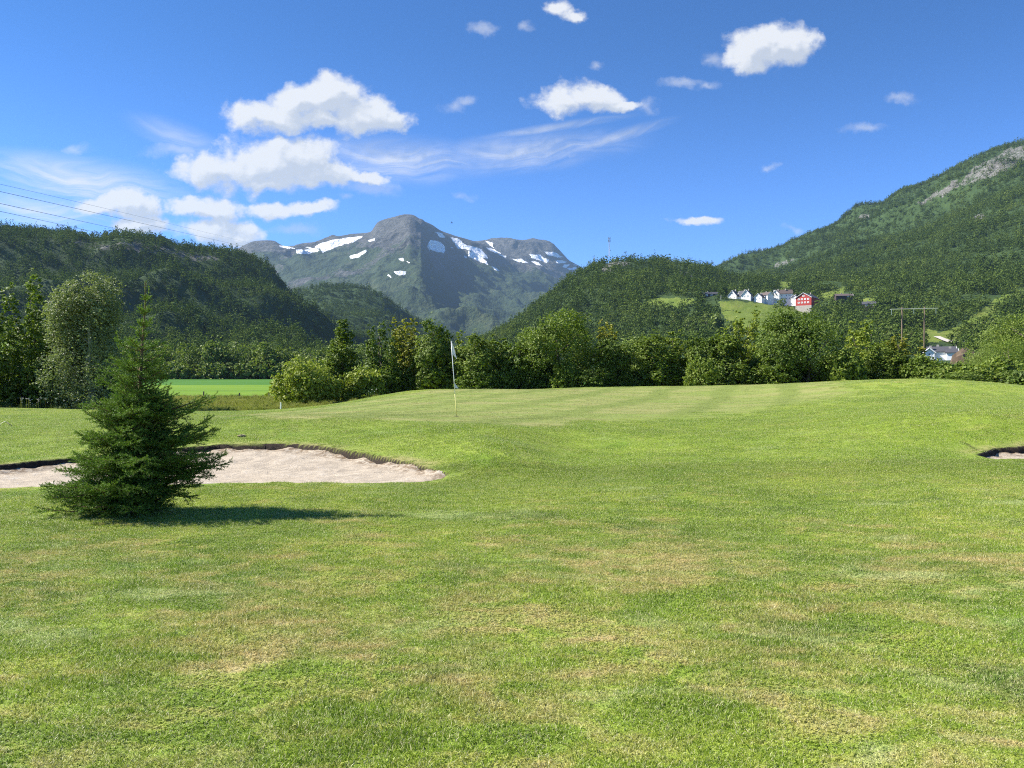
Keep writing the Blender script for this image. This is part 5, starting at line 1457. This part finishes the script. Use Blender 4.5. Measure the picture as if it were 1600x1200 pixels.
for i, (px, D, s_, lab) in enumerate([(1536, 560, 3.2, 'large pale boulder on the open slope at the right'), (1543, 566, 2.2, 'smaller pale boulder beside the large one on the open slope'), (1506, 455, 2.6, 'grey boulder at the end of the gravel track'), (1512, 448, 1.6, 'small grey boulder just right of the end of the gravel track')]):
    x, y, z = hill_point(rh, px, D); lump('boulder', (x, y, z + s_ * .3), (s_, s_ * .8, s_ * .6), rock_m, lab, 'boulder', 40 + i)
# earth bank
bank_m = simple_mat('bare_earth', (0.13, 0.088, 0.055), 0.95, 0.4, 0.4, bump=0.6)
bx, _ = PZ(1520, 560, 300); o = lump('earth_bank', (bx, 305, 5.0), (3.8, 5, 6.4), bank_m, 'bare brown earth bank behind the thicket right of the bungalow', 'earth bank', 77)

# ------------------------------------------------------------------ the valley field
fm_, t, out = new_mat('field_grass')
pos = t.add('ShaderNodeNewGeometry').outputs['Position']; sp = t.add('ShaderNodeSeparateXYZ', {0: pos})
fc = t.ramp(t.noise(t.vmath('MULTIPLY', pos, (0.3, 1, 1)), 0.08, 5, 0.6), [(0.35, (0.100, 0.200, 0.018)), (0.65, (0.165, 0.260, 0.024))])
fc2 = t.ramp(t.noise(t.vmath('MULTIPLY', pos, (0.3, 1, 1)), 0.06, 5, 0.6), [(0.35, (0.045, 0.135, 0.018)), (0.65, (0.075, 0.180, 0.024))])
fc = t.mix(t.sstep(t.math('ADD', sp.outputs[1], t.math('MULTIPLY', t.noise(pos, 0.1, 3), 12.0)), 150.0, 154.0), fc, fc2)
b = t.add('ShaderNodeBsdfPrincipled', {'Base Color': fc, 'Roughness': 0.9, 'Specular IOR Level': 0.1}); t.l.new(b.outputs[0], out.inputs[0])
vx = np.linspace(-260, 60, 60); vy = np.linspace(71.5, 290, 60); X, Y = np.meshgrid(vx, vy)
ii = np.arange(X.size).reshape(X.shape); q = np.stack([ii[:-1, :-1], ii[:-1, 1:], ii[1:, 1:], ii[1:, :-1]], -1).reshape(-1, 4)
link('field', mesh_np('field', np.stack([X, Y, VALLEY + 0.06 + 0.05 * fbm(X, Y, 30, 2, 2)], -1).reshape(-1, 3), q, [fm_], smooth=True), kind='structure')

# ------------------------------------------------------------------ grass
def blade_material(name, green):
    m, t, out = new_mat(name)
    r = t.add('ShaderNodeAttribute', attribute_name='rnd').outputs['Fac']
    pos = t.add('ShaderNodeNewGeometry').outputs['Position']
    # same turf colour, per-blade variation; green mask from place
    tcol = turf_group(t, green, 0.0)
    tcol = t.mix(1.0, tcol, t.ramp(r, [(0.0, (0.75, 0.85, 0.7)), (0.45, (1.15, 1.17, 1.0)), (0.75, (1.5, 1.45, 1.3)), (1.0, (1.9, 1.7, 1.7))]), 'MULTIPLY')
    tcol = t.mix(t.sstep(r, 0.76, 0.82), tcol, (0.58, 0.56, 0.30))
    d = t.add('ShaderNodeBsdfPrincipled', {'Base Color': tcol, 'Roughness': 0.45, 'Specular IOR Level': 0.4})
    tr = t.add('ShaderNodeBsdfTranslucent', {'Color': tcol}); mx = t.add('ShaderNodeMixShader', {0: 0.35})
    t.l.new(d.outputs[0], mx.inputs[1]); t.l.new(tr.outputs[0], mx.inputs[2]); t.l.new(mx.outputs[0], out.inputs[0])
    return m
blade_m = blade_material('grass_blade', 0.0); gblade_m = blade_material('green_grass_blade', 1.0)
def blades(r, n, rad, h, w, lean=0.6):
    a = r.uniform(0, 6.28, n); q = rad * np.sqrt(r.random(n)); b = np.stack([q * np.cos(a), q * np.sin(a), np.full(n, -0.006)], 1)
    az = r.uniform(0, 6.28, n); L = h * r.uniform(0.45, 1.25, n); ln_ = np.abs(r.normal(size=n)) * lean
    d = np.stack([np.cos(az) * np.sin(ln_), np.sin(az) * np.sin(ln_), np.cos(ln_)], 1)
    s = np.stack([-np.sin(az), np.cos(az), 0 * az], 1); tw = r.uniform(0, 3.14, n); s = s * np.cos(tw)[:, None] + np.stack([np.cos(az), np.sin(az), 0 * az], 1) * np.sin(tw)[:, None]
    m = b + d * L[:, None] * .55; e = b + d * L[:, None] + np.stack([np.cos(az), np.sin(az), -0.6 + 0 * az], 1) * (L * 0.25)[:, None]
    W_ = (w * r.uniform(.6, 1.3, n))[:, None]
    v = np.stack([b - s * W_, b + s * W_, m + s * W_ * .8, e, m - s * W_ * .8], 1).reshape(-1, 3)
    f = np.arange(5 * n).reshape(n, 5)
    return (v, [f], {'rnd': np.repeat(r.random(n) ** 1.2, 5)}, [0])
def clover(r, n, rad):
    V = []; F = []; b = 0; RN = []
    for i in range(n):
        a = r.uniform(0, 6.28); q = rad * math.sqrt(r.random()); c = np.array([q * math.cos(a), q * math.sin(a), r.uniform(.006, .016)])
        for k in range(3):
            an = k * 2.094 + a; o_ = np.array([math.cos(an), math.sin(an), 0.2 * r.normal()]) * 0.005; s_ = np.array([-math.sin(an), math.cos(an), 0]) * .0045
            V += [c, c + o_ + s_, c + o_ * 1.9, c + o_ - s_]; F.append((b, b + 1, b + 2, b + 3)); b += 4; RN += [r.uniform(.35, .8)] * 4
    return np.array(V), np.array(F), np.array(RN)
rg = np.random.default_rng(77)
def patch(n, rad, h, w, cl=0):
    v, f, a, m = blades(rg, n, rad, h, w)
    if cl:
        v2, f2, r2 = clover(rg, cl, rad)
        return (np.concatenate([v, v2]), [f[0], f2 + len(v)], {'rnd': np.r_[a['rnd'], r2]}, [0, 0])
    return (v, f, a, m)
GP = [patch(1800, 0.21, 0.026, 0.0015), patch(1800, 0.21, 0.030, 0.0016), patch(1700, 0.21, 0.024, 0.0015, 110), patch(1800, 0.21, 0.028, 0.0017, 10),   # near
      patch(700, 0.30, 0.024, 0.0026), patch(700, 0.30, 0.028, 0.0028),                               # middle
      patch(60, 0.05, 0.045, 0.0016),
      patch(900, 0.32, 0.012, 0.0028)]                                                                  # lip tufts
def gpoints(y0, y1, dens):
    """jittered points over the visible wedge"""
    half = lambda y: 0.70 * y + 0.8
    st = dens; w = half(y1)
    X, Y = np.meshgrid(np.arange(-w, w, st), np.arange(y0, y1, st * 0.87)); X = X + (np.arange(X.shape[0]) % 2)[:, None] * st / 2
    x = (X + rg.uniform(-.25, .25, X.shape) * st).ravel(); y = (Y + rg.uniform(-.25, .25, X.shape) * st).ravel(); k = np.abs(x) < half(y); x, y = x[k], y[k]
    return x, y
parts = []
for y0, y1, dens, kinds, sc in [(1.6, 8.0, 0.235, (0, 1, 3), 1.0), (8.0, 13.0, 0.265, (0, 1, 3), 1.1), (11.5, 22.0, 0.34, (4, 5), 1.0), (22.0, 50.0, 0.50, (4, 5), 1.2)]:
    x, y = gpoints(y0, y1, dens); n = len(x)
    var = rg.choice(kinds, n)
    if y1 <= 13:
        cl = fbm(x, y, 0.9, 3, 61); var = np.where(cl > 0.32, 2, var)
    d = bunk_d(x, y); g = green_mask(x, y); rad = 0.22 if y1 <= 13 else 0.31
    isg = rg.random(n) < g
    k = (d < -rad * 0.9) & (poly_dist(x, y, SCRAPE) < -0.1)
    x, y, var = x[k], y[k], var[k]; n = len(x)
    hs = np.clip(1 + 0.4 * fbm(x, y, 1.2, 3, 17), .75, 1.4)
    isg = isg[k]; var = np.where(isg, 7, var); hs = np.where(isg, 0.8, hs)
    parts.append((x, y, var, np.stack([np.full(n, sc), np.full(n, sc), hs * sc], 1)))
# tufts round the bunker edges
for poly in BP:
    q = np.array(poly + [poly[0]]); 
    for i in range(len(q) - 1):
        L = np.linalg.norm(q[i + 1] - q[i]); m = int(L * 45); tt = rg.random(m)[:, None]; p = q[i] * (1 - tt) + q[i + 1] * tt + rg.normal(size=(m, 2)) * 0.11
        d = bunk_d(p[:, 0], p[:, 1]); bf_ = back_fac(p[:, 0], p[:, 1]); k = (d < -0.02) & (d > -0.33); p = p[k]; m = len(p)
        parts.append((p[:, 0], p[:, 1], np.full(m, 6), np.stack([np.ones(m), np.ones(m), rg.uniform(.35, .8, m) * np.where(bf_[k] > .5, .6, .45)], 1)))
x = np.concatenate([p[0] for p in parts]); y = np.concatenate([p[1] for p in parts]); var = np.concatenate([p[2] for p in parts]); scl = np.concatenate([p[3] for p in parts])
# keep the trunk foot free
z = h_base(x, y); e_ = 0.15
nx = -(h_base(x + e_, y) - z) / e_; ny = -(h_base(x, y + e_) - z) / e_
rot = np.stack([-ny, nx, rg.uniform(0, 6.28, len(x))], 1)
print('grass patches', len(x))
# euler XYZ: spin about z first needs the tilt applied after, so fold the tilt into small angles
cz_, sz_ = np.cos(rot[:, 2]), np.sin(rot[:, 2])
rot[:, 0], rot[:, 1] = (-ny) * cz_ + (nx) * sz_, (ny) * sz_ + (nx) * cz_
GP[7] = (GP[7][0], GP[7][1], GP[7][2], [1])
scatter('grass', GP, np.stack([x, y, z], 1), rot, scl, var, [blade_m, gblade_m], kind='stuff', label='mown turf grass of the fairway')

# rough unmown grass beyond the mown edge, and along the fence
rough_m = leaf_mat('rough_grass', [(0.0, (0.110, 0.140, 0.030)), (0.4, (0.210, 0.240, 0.050)), (0.75, (0.34, 0.32, 0.11)), (1.0, (0.48, 0.38, 0.20))], 0.35, 0.2, scale=0.5, hue_noise=0.5)
def tuft(n, rad, h, w): return blades(rg, n, rad, h, w, 0.35)
RP = [tuft(90, 0.35, 0.55, 0.012), tuft(90, 0.35, 0.8, 0.011), tuft(110, 0.3, 0.35, 0.014)]
n = 5200; y = rg.uniform(54, 72, n); x = (rg.uniform(200, 580, n) - 800) / FPX * y
n2 = 2600; y2 = rg.uniform(47, 58, n2); x2 = (rg.uniform(-60, 600, n2) - 800) / FPX * y2
y2 = np.where(x2 > 12, y2 * .9 + 2, y2); y2 = np.where(x2 < -15, y2 - 6, y2)
x = np.r_[x, x2]; y = np.r_[y, y2]; k = (x < -12) | (y > 50); x, y = x[k], y[k]
z = h_ground(x, y); n = len(x); s = rg.uniform(0.28, 0.6, n)
scatter('rough_grass', RP, np.stack([x, y, z], 1), np.stack([0 * x, 0 * x, rg.uniform(0, 6.28, n)], 1), np.stack([s, s, s * rg.uniform(.6, 1.1, n)], 1), rg.integers(0, 3, n), [rough_m], kind='stuff', label='unmown rough grass beyond the mown edge')
# white umbel flowers by the left trees and the willow
flo_m = simple_mat('white_petals', (0.75, 0.74, 0.70), 0.8)
def umbel(r):
    v = []; f = []; b = 0
    for i in range(26):
        a = r.uniform(0, 6.28); q = 0.07 * math.sqrt(r.random()); c = np.array([q * math.cos(a), q * math.sin(a), 0.8 + r.normal() * .02])
        for dx, dy in ((-1, -1), (1, -1), (1, 1), (-1, 1)): v.append(c + np.array([dx * .011, dy * .011, r.normal() * .008]))
        f.append((b, b + 1, b + 2, b + 3)); b += 4
    f1 = np.array(f); v.extend([np.array([-.006, 0, 0]), np.array([.006, 0, 0]), np.array([.004, 0, .8]), np.array([-.004, 0, .8])]); f2 = np.array([(b, b + 1, b + 2, b + 3)])
    return (np.array(v), [f1, f2], {'rnd': np.full(len(v), .3)}, [0, 1])
UP = [umbel(rg), umbel(rg)]
pxs = np.r_[rg.uniform(30, 66, 26), rg.uniform(70, 130, 14), rg.uniform(570, 590, 8)]; ys = np.r_[rg.uniform(39.5, 41, 40), rg.uniform(46, 48, 8)]; xs = (pxs - 800) / FPX * ys
zs_ = h_ground(xs, ys); n = len(xs); s = rg.uniform(.2, .75, n)
scatter('wild_flowers', UP, np.stack([xs, ys, zs_], 1), np.stack([0 * xs, 0 * xs, rg.uniform(0, 6, n)], 1), np.stack([s, s, s], 1), rg.integers(0, 2, n), [flo_m, rough_m], kind='stuff', label='white wild flowers at the shaded edge of the trees')

# ------------------------------------------------------------------ haze
hz, t, out = new_mat('haze')
pv = t.add('ShaderNodeVolumePrincipled', {'Color': (0.46, 0.70, 1.0, 1), 'Density': HAZE, 'Anisotropy': 0.1})
t.l.new(pv.outputs[0], out.inputs['Volume'])
mb = MB(); mb.box((0, 0, 0), (26000, 26000, 1700)); o = mb.build('haze', [hz], None, kind='stuff', label='thin blue summer haze filling the valley'); o.location = (0, 500, 850 + VALLEY - 60)
